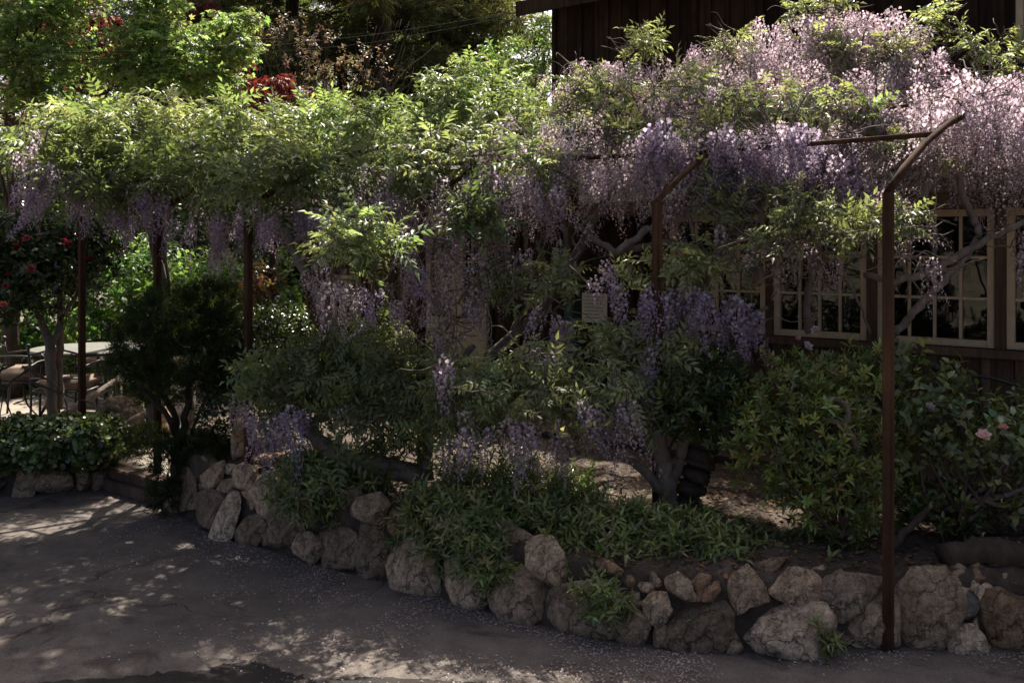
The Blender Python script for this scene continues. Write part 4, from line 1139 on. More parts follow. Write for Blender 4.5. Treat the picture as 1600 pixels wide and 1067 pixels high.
def rose(par, p, size, col, name='flower'):
    pr = Proto(); r = r0
    for ring, (n, rad, tilt) in enumerate(((6, 1.0, 20), (6, .75, 45), (5, .5, 65), (4, .28, 80))):
        for i in range(n):
            a = i * 2 * math.pi / n + ring * .5
            pr.add(xf(leaf8(size * .62 * (1 - .12 * ring), size * .55, .25, -.35), rot_np(r.normal(0, .15), -R(tilt + r.normal(0, 8)), a), (math.cos(a) * size * .06 * rad, math.sin(a) * size * .06 * rad, 0)), np.array(col) * r.uniform(.85, 1.1))
    V, F, C = pr.done()
    o = link(name, mesh_np(name, V, F, M['petal'], np.clip(C, 0, .95)))
    o.location = p
    d = (Vector((0, 0, CAMZ)) - Vector(p)).normalized() * .7 + Vector((rng.normal(0, .3), 0, .6))
    o.rotation_euler = d.to_track_quat('Z', 'Y').to_euler(); parent(o, par)
    return o
def shrub(name, label, cat, blobs, kind, tint, mat, dens, base, stems=12, flowers=(), **kw):
    root = thing(name, label, cat, tuple(base))
    foliage(root, blobs, kind, tint, mat, dens, **kw)
    if stems: inner_twigs(root, blobs, base, stems)
    for (px, py, d, s, c) in flowers: rose(root, P(px, py, d), s, c)
    return root

# big oblong-leaved shrub beside the near post
sh = shrub('evergreen_shrub', 'large round evergreen shrub with oblong leaves left of the near steel post', 'shrub',
      [B(1240,620,4.75,75,60),B(1210,700,4.7,65,70),B(1290,690,4.65,75,75),B(1320,610,4.85,60,55),B(1270,770,4.6,70,55),B(1340,760,4.6,55,60),B(1180,660,4.85,40,45),B(1375,590,4.9,40,40),B(1390,690,4.8,40,60),B(1330,810,4.55,45,30)],
      'rosette', [(.14,.18,.056),(.17,.215,.064),(.22,.245,.072),(.095,.13,.042)], M['gloss'], 330, G(1320, 880, .33), 14, inner=.5, scale=(.5,.85))
tubes_obj('branch', [pl((1335,775,4.55,.02),(1337,700,4.5,.017),(1320,665,4.5,.015),(1285,655,4.5,.012)), pl((1320,665,4.5,.015),(1325,640,4.5,.013),(1310,625,4.52,.011),(1290,620,4.55,.009)), pl((1335,830,4.6,.02),(1337,775,4.55,.02),(1370,690,4.7,.014))], M['bark'], sh, 5, 8, .2, .1)
tubes_obj('branch', [pl((1380,870,4.4,.02),(1420,825,4.45,.018),(1445,800,4.5,.016),(1480,740,4.6,.012))], M['bark_dark'], sh, 5, 8, .2, .1)
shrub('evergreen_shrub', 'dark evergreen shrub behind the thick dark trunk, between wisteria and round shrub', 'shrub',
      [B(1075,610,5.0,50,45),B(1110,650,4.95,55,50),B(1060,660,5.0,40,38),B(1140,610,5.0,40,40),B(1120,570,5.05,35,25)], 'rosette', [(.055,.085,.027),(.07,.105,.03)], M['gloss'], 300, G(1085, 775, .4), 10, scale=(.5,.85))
tr = thing('tree_stump', 'thick dark leaning trunk standing beside the rusty post in the bed', 'trunk', tuple(G(1080, 785, .4)))
tubes_obj('trunk', [pl((1072,800,5.0,.08),(1080,760,5.02,.085),(1092,715,5.05,.095),(1098,670,5.08,.10),(1095,630,5.1,.09))], M['bark_dark'], tr, 8, 14, .02, .025)
# rose bushes at right
rs = shrub('rose_bush', 'rose bush with pink blooms at the right edge of the bed', 'rose bush',
      [B(1450,620,4.75,45,50),B(1500,680,4.6,70,45),B(1570,690,4.6,60,45),B(1440,720,4.65,45,60),B(1540,740,4.55,70,35),B(1620,710,4.7,50,50),B(1420,580,4.85,35,30),B(1600,650,4.9,40,28)],
      'spray', [(.105,.14,.055),(.135,.17,.062),(.075,.105,.04)], M['gloss'], 110, G(1480, 880, .33), 14,
      [(1537,683,4.3,.06,(.78,.60,.57)),(1567,669,4.32,.038,(.66,.40,.36)),(1452,638,4.5,.045,(.5,.42,.44)),(1485,612,4.6,.024,(.22,.04,.035)),(1260,543,4.75,.05,(.62,.52,.55)),(1248,530,4.75,.03,(.6,.35,.35)),(1276,517,4.85,.045,(.62,.55,.58))], scale=(.6, 1.0), inner=.55)
tubes_obj('branch', [pl((1470,800,4.6,.018),(1530,780,4.5,.016),(1580,770,4.5,.014),(1640,730,4.55,.012)), pl((1500,785,4.55,.012),(1560,745,4.5,.01),(1600,700,4.5,.008)), pl((1530,780,4.5,.012),(1575,790,4.5,.011),(1630,770,4.5,.01)), pl((1545,775,4.52,.008),(1565,730,4.5,.007),(1585,720,4.5,.006))], M['bark'], rs, 5, 7, .25, .1)
shrub('evergreen_shrub', 'low dark shrub under the pink roses at right', 'shrub', [B(1480,800,4.6,55,30),B(1550,810,4.6,60,25),B(1430,790,4.7,35,40)], 'rosette', [(.045,.07,.024),(.065,.09,.03)], M['gloss'], 110, G(1500, 870, .33), 6)
lg = thing('fallen_log', 'weathered log lying on the soil behind the stones at right', 'log', tuple(G(1550, 885, .33)))
tubes_obj('trunk', [[(*(G(1475, 868, .37)), .05), (*(G(1540, 862, .38)), .065), (*(G(1610, 868, .38)), .06), (*(G(1700, 874, .38)), .055)]], M['bark_dark'], lg, 4, 10, .1, .12)

# herb clumps hanging over the wall
def herb_clump(label, spots, base):
    root = thing('herb_clump', label, 'plant', tuple(base))
    parts = []
    for (px, py, d, rx, ry, n, lean) in spots:
        b = B(px, py, d, rx, ry)
        pos, nr = b.surf(n, .55, .5, .45)
        D = nr * .75 + np.array([0, -lean, .55]) + rng.normal(0, .3, nr.shape)
        parts.append(scatter(LP['herb'], pos - D / np.linalg.norm(D, axis=1)[:, None] * .08, D, rng.uniform(.6, 1.35, len(pos)), np.array([(.14,.175,.05),(.17,.205,.062),(.095,.13,.038),(.19,.19,.07)])[rng.integers(0, 4, len(pos))], tjit=.22))
    V, F, C = merge3(parts)
    o = link('foliage', mesh_np('foliage', V, F, M['herb'], C), root); o['kind'] = 'stuff'
herb_clump('willow-leaved herb clump spilling over the left end of the stone wall', [(500,745,5.55,60,26,170,.3),(500,785,5.4,55,34,190,.5),(470,765,5.5,36,34,110,.4),(545,765,5.45,35,22,90,.3),(580,745,5.5,40,12,70,.1)], G(500, 800, .4))
herb_clump('long willow-leaved herb clump spilling over the middle of the stone wall', [(690,810,5.0,60,36,210,.4),(750,835,4.85,70,46,300,.5),(770,880,4.72,44,34,130,.6),(820,800,4.95,70,24,170,.2),(860,820,4.85,60,30,170,.3),(700,850,4.95,50,38,150,.5),(650,830,5.1,26,34,60,.5),(790,800,5.0,50,22,120,.2)], G(740, 850, .38))
herb_clump('willow-leaved herb band above the small stones right of centre', [(930,830,4.7,70,32,210,.3),(1000,850,4.6,70,34,230,.4),(1070,855,4.55,60,30,200,.3),(1120,865,4.5,40,24,110,.3),(960,870,4.55,50,24,110,.5),(900,860,4.65,40,34,110,.5),(1020,820,4.75,50,18,90,.2)], G(1000, 880, .36))
herb_clump('small herb tuft growing from a joint in the middle of the stone wall', [(945,940,4.36,36,26,85,.6),(1090,975,4.2,4,4,4,.4)], G(945, 960, .2))
herb_clump('little herb tuft in the gap left of the near steel post', [(1290,1005,4.1,12,16,16,.5)], G(1290, 1020, .05))
herb_clump('sparse low weeds on the soil behind the wall left of the near post', [(1200,870,4.55,60,12,50,.1),(1290,880,4.5,50,8,30,.1),(1150,850,4.6,40,10,30,.1)], G(1220, 880, .36))
herb_clump('light green weeds by the terrace behind the central stones', [(800,740,5.2,60,14,70,.1),(720,745,5.2,40,14,50,.1),(880,760,5.1,50,12,50,.1),(880,790,5.0,60,14,70,.1)], G(800, 760, .4))

# left hedge, dark junipers, trailing shrub on the wall end
shrub('ivy_hedge', 'clipped ivy hedge on top of the low stones at left', 'hedge',
      [B(20,695,6.95,60,38,.35),B(85,693,6.95,60,38,.35),B(150,690,6.95,42,38,.32),B(-50,697,7.0,60,38,.35),B(-130,697,7.0,60,38,.35),B(-210,697,7.0,60,38,.35),B(-290,697,7.0,60,38,.35),B(-370,697,7.0,60,38,.35)], 'ivy', [(.075,.115,.037),(.105,.15,.05),(.055,.085,.028)], M['gloss'], 620, XD(80, 7.0), 8, inner=.3, lump=.08, upb=.7)
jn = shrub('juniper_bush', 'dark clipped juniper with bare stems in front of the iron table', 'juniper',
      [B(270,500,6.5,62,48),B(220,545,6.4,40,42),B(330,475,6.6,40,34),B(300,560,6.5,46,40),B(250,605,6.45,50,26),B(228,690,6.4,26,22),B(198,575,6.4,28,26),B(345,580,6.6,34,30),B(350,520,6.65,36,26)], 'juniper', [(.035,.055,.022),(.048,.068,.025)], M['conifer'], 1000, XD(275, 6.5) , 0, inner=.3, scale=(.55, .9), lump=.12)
tubes_obj('stem', [pl((280,720,6.5,.03),(275,660,6.5,.026),(250,600,6.45,.018),(225,560,6.4,.012)), pl((280,720,6.5,.028),(290,650,6.5,.024),(300,560,6.5,.016),(320,490,6.6,.01)), pl((280,700,6.5,.022),(255,640,6.35,.016),(215,600,6.3,.009)), pl((275,660,6.4,.014),(240,630,6.3,.010),(205,580,6.3,.006)), pl((300,680,6.5,.014),(320,620,6.5,.01),(340,560,6.55,.006))], M['bark_dark'], jn, 5, 7, .3, .12)
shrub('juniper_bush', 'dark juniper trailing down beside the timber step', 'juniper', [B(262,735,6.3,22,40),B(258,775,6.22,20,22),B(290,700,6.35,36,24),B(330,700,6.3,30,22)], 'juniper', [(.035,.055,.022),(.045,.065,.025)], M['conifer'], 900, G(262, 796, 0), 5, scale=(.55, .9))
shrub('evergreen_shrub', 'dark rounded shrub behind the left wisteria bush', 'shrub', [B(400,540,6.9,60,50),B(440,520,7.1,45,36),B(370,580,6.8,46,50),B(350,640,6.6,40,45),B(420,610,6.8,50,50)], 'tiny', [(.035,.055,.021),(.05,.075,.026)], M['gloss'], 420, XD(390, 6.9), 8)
# far garden shrubs
for nm, lb, bl, kd, tn, dn, fl in (
    ('garden_shrub', 'bright glossy garden shrub behind the dark juniper, lit by the sun', [B(230,440,11.0,55,60,.6),B(200,480,10.8,45,60,.6),B(265,490,10.8,46,56,.6),B(150,520,10.6,50,40,.5),B(180,420,11.2,40,40,.5)], 'far_spray', [(.06,.10,.025),(.085,.13,.03),(.04,.07,.02)], 60, ()),
    ('garden_shrub', 'sunlit glossy garden shrub beside the left corner of the house', [B(340,450,11.2,50,40,.6),B(380,480,11.0,40,60,.6),B(320,500,10.8,46,46,.6),B(440,480,10.9,40,46,.6),B(455,440,11.2,30,40,.5)], 'far_spray', [(.06,.10,.028),(.085,.13,.034),(.045,.08,.022)], 60, ()),
    ('garden_shrub', 'leafy shrub behind the iron chairs at the far left', [B(20,500,11.0,60,60,.6),B(80,520,11.0,50,60,.6),B(-40,560,10.6,60,70,.6),B(30,580,10.8,60,40,.5),B(110,590,11.0,60,36,.5),B(-130,500,11.0,70,80,.6),B(-230,480,11.0,80,90,.6),B(-340,500,10.8,80,80,.6),B(-180,580,10.6,90,50,.6),B(-330,590,10.6,90,50,.6)], 'far_spray', [(.05,.085,.022),(.075,.115,.03),(.04,.065,.02)], 60, ()),
    ('red_shrub', 'reddish-leaved shrub behind the left steel posts', [B(415,440,9.4,26,22),B(395,460,9.5,20,14)], 'tiny', [(.09,.035,.02),(.08,.05,.025)], 260, ()),
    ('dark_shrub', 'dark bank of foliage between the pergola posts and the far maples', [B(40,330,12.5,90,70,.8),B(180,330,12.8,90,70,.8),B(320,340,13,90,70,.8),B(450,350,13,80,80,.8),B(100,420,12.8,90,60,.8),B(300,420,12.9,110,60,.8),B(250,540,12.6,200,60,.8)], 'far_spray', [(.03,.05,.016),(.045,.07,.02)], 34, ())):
    shrub(nm, lb, 'shrub', bl, kd, np.array(tn) * 1.5, M['maple'] if nm == 'garden_shrub' else M['gloss'], dn, (bl[0].c[0], bl[0].c[1], .12), 14, fl, scale=(1.0, 1.6), inner=.6)
cam_red = (.18, .02, .028); cam_pink = (.36, .085, .10)
cm = shrub('camellia_tree', 'camellia tree with red blooms and grey forked trunk at left', 'tree',
      [B(20,390,7.9,60,50),B(80,400,8.0,60,46),B(60,450,7.9,66,46),B(130,430,8.1,45,46),B(10,460,7.8,46,50),B(150,380,8.2,40,36),B(-40,420,7.9,60,60)], 'spray', [(.02,.036,.014),(.03,.05,.017),(.04,.062,.02)], M['gloss'], 120, XD(80, 7.9), 14,
      [(43,375,7.45,.065,cam_pink),(47,421,7.4,.065,cam_pink),(25,388,7.5,.06,cam_red),(108,384,7.6,.06,cam_red),(100,378,7.6,.05,cam_red),(141,405,7.7,.055,cam_red),(8,448,7.35,.05,(.3,.05,.1)),(5,478,7.3,.06,(.6,.2,.15)),(173,319,7.2,.06,cam_red),(90,560,7.6,.03,cam_pink),(12,430,7.4,.04,cam_red)], inner=.6)
tubes_obj('trunk', [pl((82,655,7.9,.05),(80,600,7.9,.046),(80,555,7.9,.042),(70,515,7.95,.034),(50,470,7.95,.022)), pl((92,640,7.95,.034),(92,560,8.0,.032),(95,500,8.0,.028),(92,450,8.0,.02)), pl((80,545,7.9,.026),(95,500,8.0,.02),(120,460,8.05,.014))], M['bark'], cm, 5, 9, .15, .1)

# ------------------------------------------------------------------ trees behind
def tree(name, label, base, trunk, blobs, kind, tint, mat, dens, scale, limbs=10, trunk_r=.1, upb=.3, outw=.7, inner=.6, bark='bark_dark', lump=.28):
    root = thing(name, label, 'tree', base)
    top = np.array(trunk[-1][:3])
    V, F = tube_np(trunk, 5, 10, .2, .1, 3); link('trunk', mesh_np('trunk', V, F, M[bark], smooth=True), root)
    lines = []
    tp = catmull(trunk, 6)
    for i in range(limbs):
        b = blobs[i % len(blobs)]
        q0 = tp[int(rng.integers(len(tp) // 3, len(tp)))]
        p = b.c + rng.normal(0, .25, 3) * b.r
        m1 = (q0[:3] * .55 + p * .45) + rng.normal(0, .12, 3); r_ = q0[3] * .5
        lines.append([(*q0[:3], r_), (*m1, r_ * .65), (*p, r_ * .3), (*(p + (p - m1) * .5 + rng.normal(0, .1, 3)), r_ * .1)])
    V, F = join_np([tube_np(l, 4, 6, .25, .1, i) for i, l in enumerate(lines)])
    link('limbs', mesh_np('limbs', V, F, M[bark], smooth=True), root)
    foliage(root, blobs, kind, tint, mat, dens, scale, upb, inner, .3, .2, 'crown', lump, outw)
    return root
def tpl(px, d, z0, z1, r, lean=0):
    p = XD(px, d)
    return [(p.x + lean * t, p.y, z0 + (z1 - z0) * t, r * (1 - .65 * t)) for t in (0, .35, .7, 1)]
MG = [(.19,.25,.10),(.24,.29,.125),(.145,.20,.08)]
tree('maple_tree', 'bright green maple at the upper left corner', tuple(XD(30, 10)[:2]) + (.1,), tpl(20, 10.2, .1, 4.2, .09),
     [B(60,40,9.8,75,45),B(20,100,9.7,70,45),B(90,100,9.6,60,40),B(50,150,9.6,70,30),B(-40,60,9.9,60,60),B(110,10,10,60,35),B(60,-60,10.2,110,55),B(0,-130,10.4,110,60)], 'maple', MG, M['maple'], 110, (.8, 1.2), 14, upb=1.0, outw=.35)
tree('maple_tree', 'bright green maple between the two red maples', tuple(XD(250, 10)[:2]) + (.1,), tpl(250, 10.1, .1, 4.4, .09),
     [B(230,60,9.7,80,45),B(290,90,9.6,80,45),B(350,50,9.7,50,30),B(370,80,9.5,44,22),B(250,120,9.6,90,32),B(190,110,9.6,50,36),B(250,10,9.9,50,36),B(330,130,9.6,60,24),B(390,30,9.7,26,14),B(230,-60,10,110,50)], 'maple', MG, M['maple'], 110, (.8, 1.2), 16, upb=1.0, outw=.35)
tree('red_maple_tree', 'dark red maple behind the green maples', tuple(XD(150, 15)[:2]) + (.1,), tpl(140, 15, .1, 5, .1),
     [B(130,40,15,80,40),B(310,20,15,40,30),B(30,180,14.5,60,60),B(170,90,15,70,50),B(60,240,14,50,50),B(320,100,15,50,45),B(220,150,15,80,40)], 'maple', [(.085,.011,.014),(.11,.015,.018),(.06,.010,.012)], M['maple'], 30, (1.0, 1.5), 12)
tree('red_maple_tree', 'small dark red maple above the middle of the green canopy', tuple(XD(430, 10.5)[:2]) + (.1,), tpl(425, 10.5, .1, 3.4, .05),
     [B(385,120,10.3,22,30),B(435,140,10.2,44,22),B(470,150,10.2,20,14),B(400,155,10.3,40,20)], 'maple', [(.07,.010,.013),(.10,.014,.016)], M['maple'], 70, (.7, 1.0), 8)
# sparse budding shrub-tree
bt = thing('budding_tree', 'sparse budding tree with brownish pink young leaves behind the canopy', 'tree', tuple(XD(480, 11.5)[:2]) + (.1,))
p0 = XD(480, 11.5); lines = []
for i in range(46):
    tx, ty = rng.uniform(390, 640), rng.uniform(30, 150)
    q = P(tx, ty, 11.5 + rng.normal(0, .4)); b0 = Vector((p0.x + rng.normal(0, .1), 11.5, .1))
    m = b0.lerp(q, .55) + Vector((rng.normal(0, .15), rng.normal(0, .1), .2))
    lines.append([(*b0, .03), (*m, .014), (*q.lerp(m, .3), .008), (*(q + Vector((rng.normal(0, .12), 0, .1))), .003)])
V, F = join_np([tube_np(l, 4, 5, .5, .1, i) for i, l in enumerate(lines)]); link('limbs', mesh_np('limbs', V, F, M['bark_dark'], smooth=True), bt)
foliage(bt, [B(480,80,11.5,90,50),B(440,60,11.4,40,40),B(560,110,11.5,60,35),B(500,120,11.3,80,30)], 'tiny', [(.13,.09,.075),(.11,.085,.06),(.15,.10,.09)], M['maple'], 30, (.8, 1.5), .4, .9, .3, .2, 'crown')
# conifers: tiers of drooping branches
def conifer_meshes(seed, h=12.5, r=.24, tint=((.11,.135,.07),(.15,.165,.085))):
    rr = np.random.default_rng(seed)
    V, F = tube_np([(0, 0, -.1, r), (.05, 0, h * .3, r * .8), (-.04, 0, h * .7, r * .4), (0, 0, h, .02)], 6, 12, .05, .08, seed)
    out = [mesh_np('trunk', V, F, M['bark_dark'], smooth=True)]
    lines, pos, D = [], [], []
    for i in range(int(h * 11)):
        z = rr.uniform(1.2, h * .98); a = rr.uniform(0, 6.28); L = (1 - z / h) ** .6 * h * .27 * rr.uniform(.6, 1.1) + .3
        dr = np.array([math.cos(a), math.sin(a), 0]); q = [np.array([0, 0, z]) + dr * L * t + np.array([0, 0, -.25 * L * t + .12 * L * t * t]) for t in (0, .3, .6, 1)]
        lines.append([(*v, .03 * (1 - .8 * k / 3) * (L / 3 + .3)) for k, v in enumerate(q)])
        nn = int(L * 26)
        t = rr.uniform(.15, 1, nn) ** .8
        c = np.array(catmull(q, 6))
        idx = (t * (len(c) - 1)).astype(int)
        side = np.cross(dr, [0, 0, 1])
        pos.append(c[idx] + side * rr.normal(0, .22, (nn, 1)) * (1.2 - t[:, None]) + rr.normal(0, .05, (nn, 3)))
        D.append(np.array([0, 0, 1.0]) + rr.normal(0, .35, (nn, 3)))
    V, F = join_np([tube_np(l, 2, 4) for l in lines]); out.append(mesh_np('limbs', V, F, M['bark_dark'], smooth=True))
    pos = np.vstack(pos); D = np.vstack(D)
    tt = np.array(tint)[rr.integers(0, len(tint), len(pos))]
    V, F, C = scatter(LP['conifer'], pos, D, rr.uniform(.7, 1.3, len(pos)), tt, tjit=.2)
    out.append(mesh_np('crown', V, F, M['conifer'], C))
    return out
CONIFERS = [conifer_meshes(1), conifer_meshes(2)]
def conifer(label, px, d, h, r, seed, tint=None):
    p = XD(px, d)
    root = thing('conifer_tree', label, 'tree', (p.x, p.y, 0), seed * 1.3)
    k = h / 12.5; root.scale = (k, k, k)
    for nm, me in zip(('trunk', 'limbs', 'crown'), CONIFERS[seed % 2]):
        o = link(nm, me, root, True)
        if nm == 'crown': o['kind'] = 'stuff'
conifer('tall conifer with a thick dark trunk in the centre background', 598, 17, 12, .26, 1)
conifer('conifer left of the thick-trunked one, behind the bare twigs', 455, 19, 12.5, .22, 2)
conifer('conifer right of the thick-trunked one, nearer the house', 700, 19, 12, .2, 3, ((.045,.07,.028),(.06,.085,.032)))
conifer('distant conifer behind the green maples', 300, 22, 13, .24, 4)
conifer('distant conifer showing between the trunks and the house roof', 775, 25, 10, .2, 6, ((.05,.075,.03),(.065,.09,.035)))
conifer('far conifer filling the gap left of the thick trunk', 535, 27, 13, .24, 7)
conifer('far conifer filling the gap right of the thick trunk', 655, 28, 13, .24, 8)
conifer('far conifer behind the red maple', 390, 27, 14, .24, 9)
conifer('tall conifer beyond the left edge of the garden', -90, 18, 12, .22, 10)
conifer('broad conifer farthest to the left of the patio', -330, 17, 11, .22, 11)
conifer('distant conifer at the far left behind the maples', 110, 22, 13, .24, 5)
tree('oak_tree', 'small light green tree against the sky beside the house eave', tuple(XD(845, 14)[:2]) + (.1,), tpl(850, 14, .1, 4.6, .07),
     [B(850,90,13.8,30,36),B(835,60,13.8,22,20),B(858,45,13.9,14,26),B(850,20,13.9,12,14),B(800,95,13.8,30,26),B(820,120,13.6,40,26),B(770,100,13.9,30,30)], 'far_spray', [(.07,.11,.035),(.09,.13,.04)], M['maple'], 40, (.9, 1.4), 9)

# overhead wires
cb = thing('overhead_wire', 'upper of two thin wires crossing in front of the conifers', 'wire', tuple(P(0, 82, 9.5)), group='wires to the house')
tubes_obj('cable', [pl((-300,78,9.0,.0035),(0,82,9.2,.0035),(300,80,9.4,.0035),(540,60,9.6,.0035),(700,37,9.7,.0035),(835,14,9.6,.0035))], M['cable'], cb, 6, 5)
cb = thing('overhead_wire', 'lower of two thin wires crossing in front of the conifers', 'wire', tuple(P(0, 98, 9.5)), group='wires to the house')
tubes_obj('cable', [pl((-300,100,9.0,.003),(0,98,9.2,.003),(300,88,9.4,.003),(540,72,9.6,.003),(700,46,9.7,.003),(835,18,9.65,.003))], M['cable'], cb, 6, 5)

# ------------------------------------------------------------------ patio furniture
def iron_chair(label, loc, rz, mat='iron', seat_h=.42, back_h=.86, cushion=True, w=.46):
    root = thing('iron_chair', label, 'chair', loc, rz, 'iron garden chairs')
    def loc_tubes(name, lines, m, sides=6, n=3):
        V, F = join_np([tube_np(l, n, sides) for l in lines]); return link(name, mesh_np(name, V, F, M[m], smooth=True), root, True)
    h = w / 2; r = .011
    for sx in (-1, 1):
        loc_tubes('leg', [[(sx * h, -h, 0, r), (sx * h, -h, seat_h, r)]], mat, n=1)
        lp = loc_tubes('leg', [[(sx * h, h + .02, 0, r), (sx * h, h, seat_h, r), (sx * h, h + .05, back_h, r)]], mat)
        bm = bmesh.new(); bmesh.ops.create_icosphere(bm, subdivisions=2, radius=.024)
        fo = link('finial', mesh_bm('finial', bm, M[mat], True)); fo.parent = lp; fo.location = (sx * h, h + .05, back_h + .02)
    loc_tubes('seat_frame', [[(-h, -h, seat_h, r), (h, -h, seat_h, r)], [(-h, h, seat_h, r), (h, h, seat_h, r)], [(-h, -h, seat_h, r), (-h, h, seat_h, r)], [(h, -h, seat_h, r), (h, h, seat_h, r)], [(-h, 0, .16, .007), (h, 0, .16, .007)]], mat, n=1)
    y = h + .035
    bars = [[(-h, y, back_h - .06, .009), (0, y + .01, back_h - .01, .009), (h, y, back_h - .06, .009)], [(-h, y, seat_h + .12, .008), (h, y, seat_h + .12, .008)]]
    for k in (-.5, 0, .5): bars.append([(k * h * 1.2, y, seat_h + .12, .006), (k * h * .6, y, seat_h + .25, .006), (k * h * 1.2, y, back_h - .04, .006)])
    loc_tubes('backrest', bars, mat)
    for sx in (-1, 1): loc_tubes('armrest', [[(sx * h, h + .02, seat_h + .22, .009), (sx * (h + .02), 0, seat_h + .24, .009), (sx * h, -h, seat_h + .2, .009), (sx * h, -h, seat_h, .009)]], mat)
    if cushion:
        bm = bmesh.new(); bbox(bm, (0, 0, 0), (w - .02, w - .02, .10), bevel=.035)
        for v in bm.verts: v.co.z += .012 * math.cos(v.co.x * 5) * math.cos(v.co.y * 5)
        c = link('cushion', mesh_bm('cushion', bm, M['cushion'], True)); c.parent = root; c.location = (0, -.005, seat_h + .06)
    return root
PZ = .15
tp = XD(140, 9.2)
tb = thing('patio_table', 'round iron garden table among cushioned chairs behind the ivy hedge', 'table', (tp.x, tp.y, PZ))
bm = bmesh.new(); bmesh.ops.create_cone(bm, cap_ends=True, segments=48, radius1=.52, radius2=.52, depth=.025)
o = link('table_top', mesh_bm('table_top', bm, M['table'])); o.parent = tb; o.location = (0, 0, .62)
V, F = tube_np([(math.cos(a) * .52, math.sin(a) * .52, .612, .018) for a in np.linspace(0, 2 * math.pi, 49)], 1, 6); link('rim', mesh_np('rim', V, F, M['iron'], smooth=True), tb, True)
for a in (.6, 2.2, 3.8, 5.3):
    V, F = tube_np([(math.cos(a) * .45, math.sin(a) * .45, 0, .014), (math.cos(a) * .3, math.sin(a) * .3, .3, .014), (math.cos(a) * .44, math.sin(a) * .44, .6, .014)], 5, 6)
    link('leg', mesh_np('leg', V, F, M['iron'], smooth=True), tb, True)
c1 = XD(108, 8.55); iron_chair('cushioned iron chair with its back to us, nearest the round table', (c1.x, c1.y, PZ), R(180) + .05, back_h=.72, seat_h=.34)
c2 = XD(38, 9.0); iron_chair('cushioned iron chair left of the round table', (c2.x, c2.y, PZ), R(95), back_h=.70, seat_h=.36)
c3 = XD(172, 9.95); iron_chair('cushioned iron chair behind the round table', (c3.x, c3.y, PZ), R(-15), back_h=.72, seat_h=.38)
c4 = XD(278, 9.2); iron_chair('white iron chair seen through the juniper stems', (c4.x, c4.y, PZ), R(-70), 'white_iron', back_h=.76)
c5 = XD(1552, 5.35); iron_chair('dark iron chair against the house wall behind the roses', (c5.x, c5.y, .445), R(180) + HRZ, back_h=.62, seat_h=.3, cushion=False)
# log rails leaning beside the step
for lb, a, b in (('peeled log rail sloping up behind the ivy hedge', (95, 652, 7.7, .035), (190, 590, 8.3, .03)), ('dark log rail sloping up beside the boulder', (192, 668, 7.3, .034), (305, 600, 8.0, .028))):
    A_, B_ = P(*a[:3]), P(*b[:3])
    rt = thing('log_rail', lb, 'rail', tuple(A_))
    tubes_obj('pole', [[(*A_, a[3]), (*A_.lerp(B_, .5), (a[3] + b[3]) / 2), (*B_, b[3])]], M['bark'], rt, 4, 9, .12, .1)
    for q in (A_.lerp(B_, .04), A_.lerp(B_, .95)):
        V, F = tube_np([(q.x, q.y, .05, .028), (q.x, q.y, q.z, .024)], 2, 8, .05, .1); link('support', mesh_np('support', V, F, M['bark'], smooth=True), rt)
# boulders
def boulder(label, px, py, d, w, h, tone, seed):
    r = np.random.default_rng(seed); c = P(px, py, d)
    bm = bmesh.new(); bmesh.ops.create_icosphere(bm, subdivisions=4, radius=1)
    for v in bm.verts:
        k = 1 + .25 * mnoise.fractal(v.co * 1.3 + Vector((seed, 0, 0)), 1, 2, 4) + .04 * mnoise.fractal(v.co * 7, 1, 2, 3)
        v.co = Vector((v.co.x * w, v.co.y * (w + h) * .5, v.co.z * h)) * k
    o = link('boulder', mesh_bm('boulder', bm, M['stone'], True)); o.location = c; o.color = (*TONE[tone], 1)
    tag(o, label, 'boulder')
boulder('dark boulder beside the log rail left of the juniper', 188, 655, 7.6, .2, .19, 'd', 3)
boulder('pale boulder behind the juniper stems at left', 225, 660, 7.9, .24, .18, 'p', 5)
boulder('flat stone in the bed above the left end of the stone wall', 425, 717, 6.0, .11, .035, 'r', 8)
boulder('squared brown stone block behind the left end of the wall', 376, 688, 6.3, .06, .16, 'p', 9)

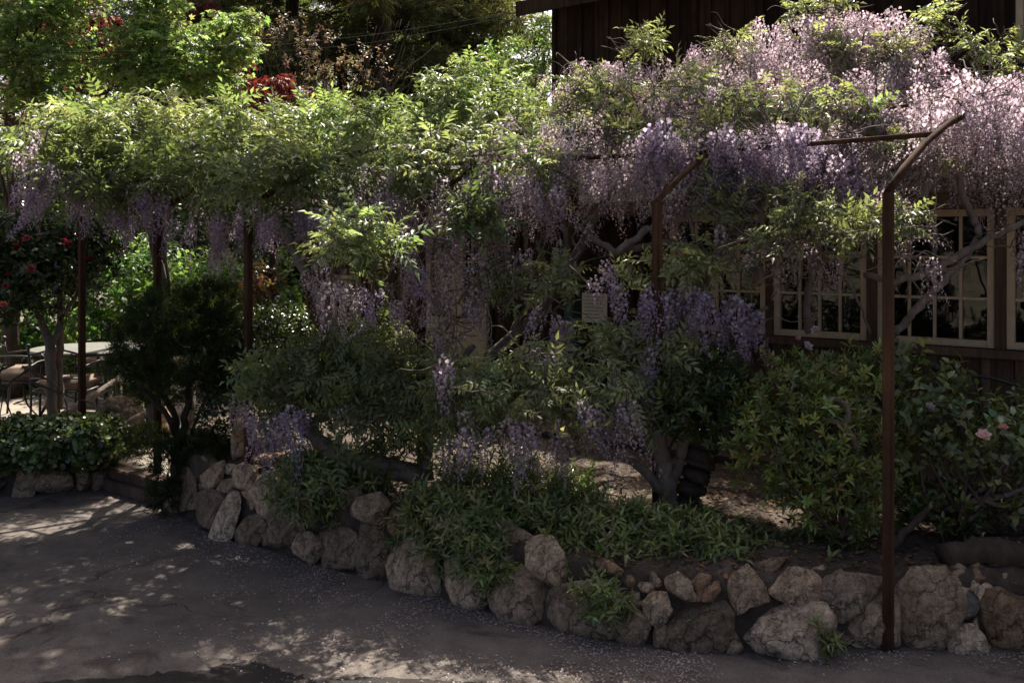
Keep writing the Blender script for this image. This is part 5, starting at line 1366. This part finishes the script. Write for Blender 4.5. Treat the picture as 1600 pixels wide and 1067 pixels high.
# ------------------------------------------------------------------ fallen petals and litter
def litter(name, label, cat, n, place, size, cols, mat):
    pos = np.array([place() for _ in range(n)])
    V0, F0 = leaflet(1, .7, .15, .1, .5)
    D = np.array([0, 0, 1.0]) + rng.normal(0, .25, pos.shape)
    C0 = np.ones((len(V0), 3))
    V, F, C = scatter([(V0, F0, C0)], pos, D, rng.uniform(*size, n), np.array(cols)[rng.integers(0, len(cols), n)])
    return tag(link(name, mesh_np(name, V, F, mat, C)), label, cat, kind='stuff')
def petal_place():
    while True:
        px = rng.uniform(150, 1750)
        base = np.interp(px, WX, WY)
        dy = rng.exponential(38) if rng.uniform() < .8 else rng.uniform(0, 260)
        if px > 1120 and rng.uniform() < .75: continue
        if px < 350 and rng.uniform() < .5: continue
        p = G(px, base + 2 + dy, 0)
        if mnoise.noise((p.x * 2.5, p.y * 2.5, 2)) < .02 + rng.uniform(-.3, .2): continue
        return (p.x, p.y, .008)
litter('fallen_petals', 'pale wisteria petals scattered on the asphalt along the wall', 'petals', 6000, petal_place, (.007, .016), [(.44, .40, .41), (.5, .46, .46), (.35, .3, .29), (.3, .25, .2)], M['petal'])
def leaf_place():
    while True:
        px, py = rng.uniform(440, 1650), rng.uniform(735, 915)
        p = G(px, py, .38)
        if p.y < wall_d(px) + .1 or p.y > 6.4: continue
        return (p.x, p.y, bed_z(p.x, p.y) + rng.uniform(.002, .012))
litter('leaf_litter', 'dry leaf litter on the soil of the bed', 'leaf litter', 4500, leaf_place, (.012, .035), [(.16, .11, .075), (.10, .065, .045), (.24, .18, .13), (.3, .15, .06)], M['petal'])

# unseen tree added so its crown, above the frame, dapples the drive with shade
tree('added_shade_tree', 'unseen tall broadleaf tree at the left, added to dapple the asphalt with shade', (-6.2, 5.6, 0), [(-6.2, 5.6, -.1, .22), (-6.1, 5.8, 2.2, .19), (-5.6, 6.8, 4.2, .15), (-4.4, 7.8, 5.4, .1)],
     [SB(-1.1, 8.45, 5.85, .55, .4, .35), SB(-2.2, 8.5, 5.9, .8, .5, .4), SB(-4.6, 7.2, 5.65, 1.1, 1.2, 0.55), SB(-3.2, 7.5, 5.95, 1.1, 1.2, 0.5), SB(-1.9, 7.6, 5.75, 1, 1.1, 0.5), SB(-3.6, 8.45, 6, 1, 0.6, 0.45), SB(-4, 6, 5.65, 1.1, 0.9, 0.5), SB(-2.4, 6.1, 5.85, 1, 0.9, 0.5), SB(-1, 6.3, 5.65, 0.9, 0.8, 0.45), SB(0.9, 7.75, 5.95, 0.7, 0.8, 0.4)],
     'far_spray', [(.05,.09,.025),(.07,.11,.03)], M['gloss'], 52, (1.4, 1.9), 18)
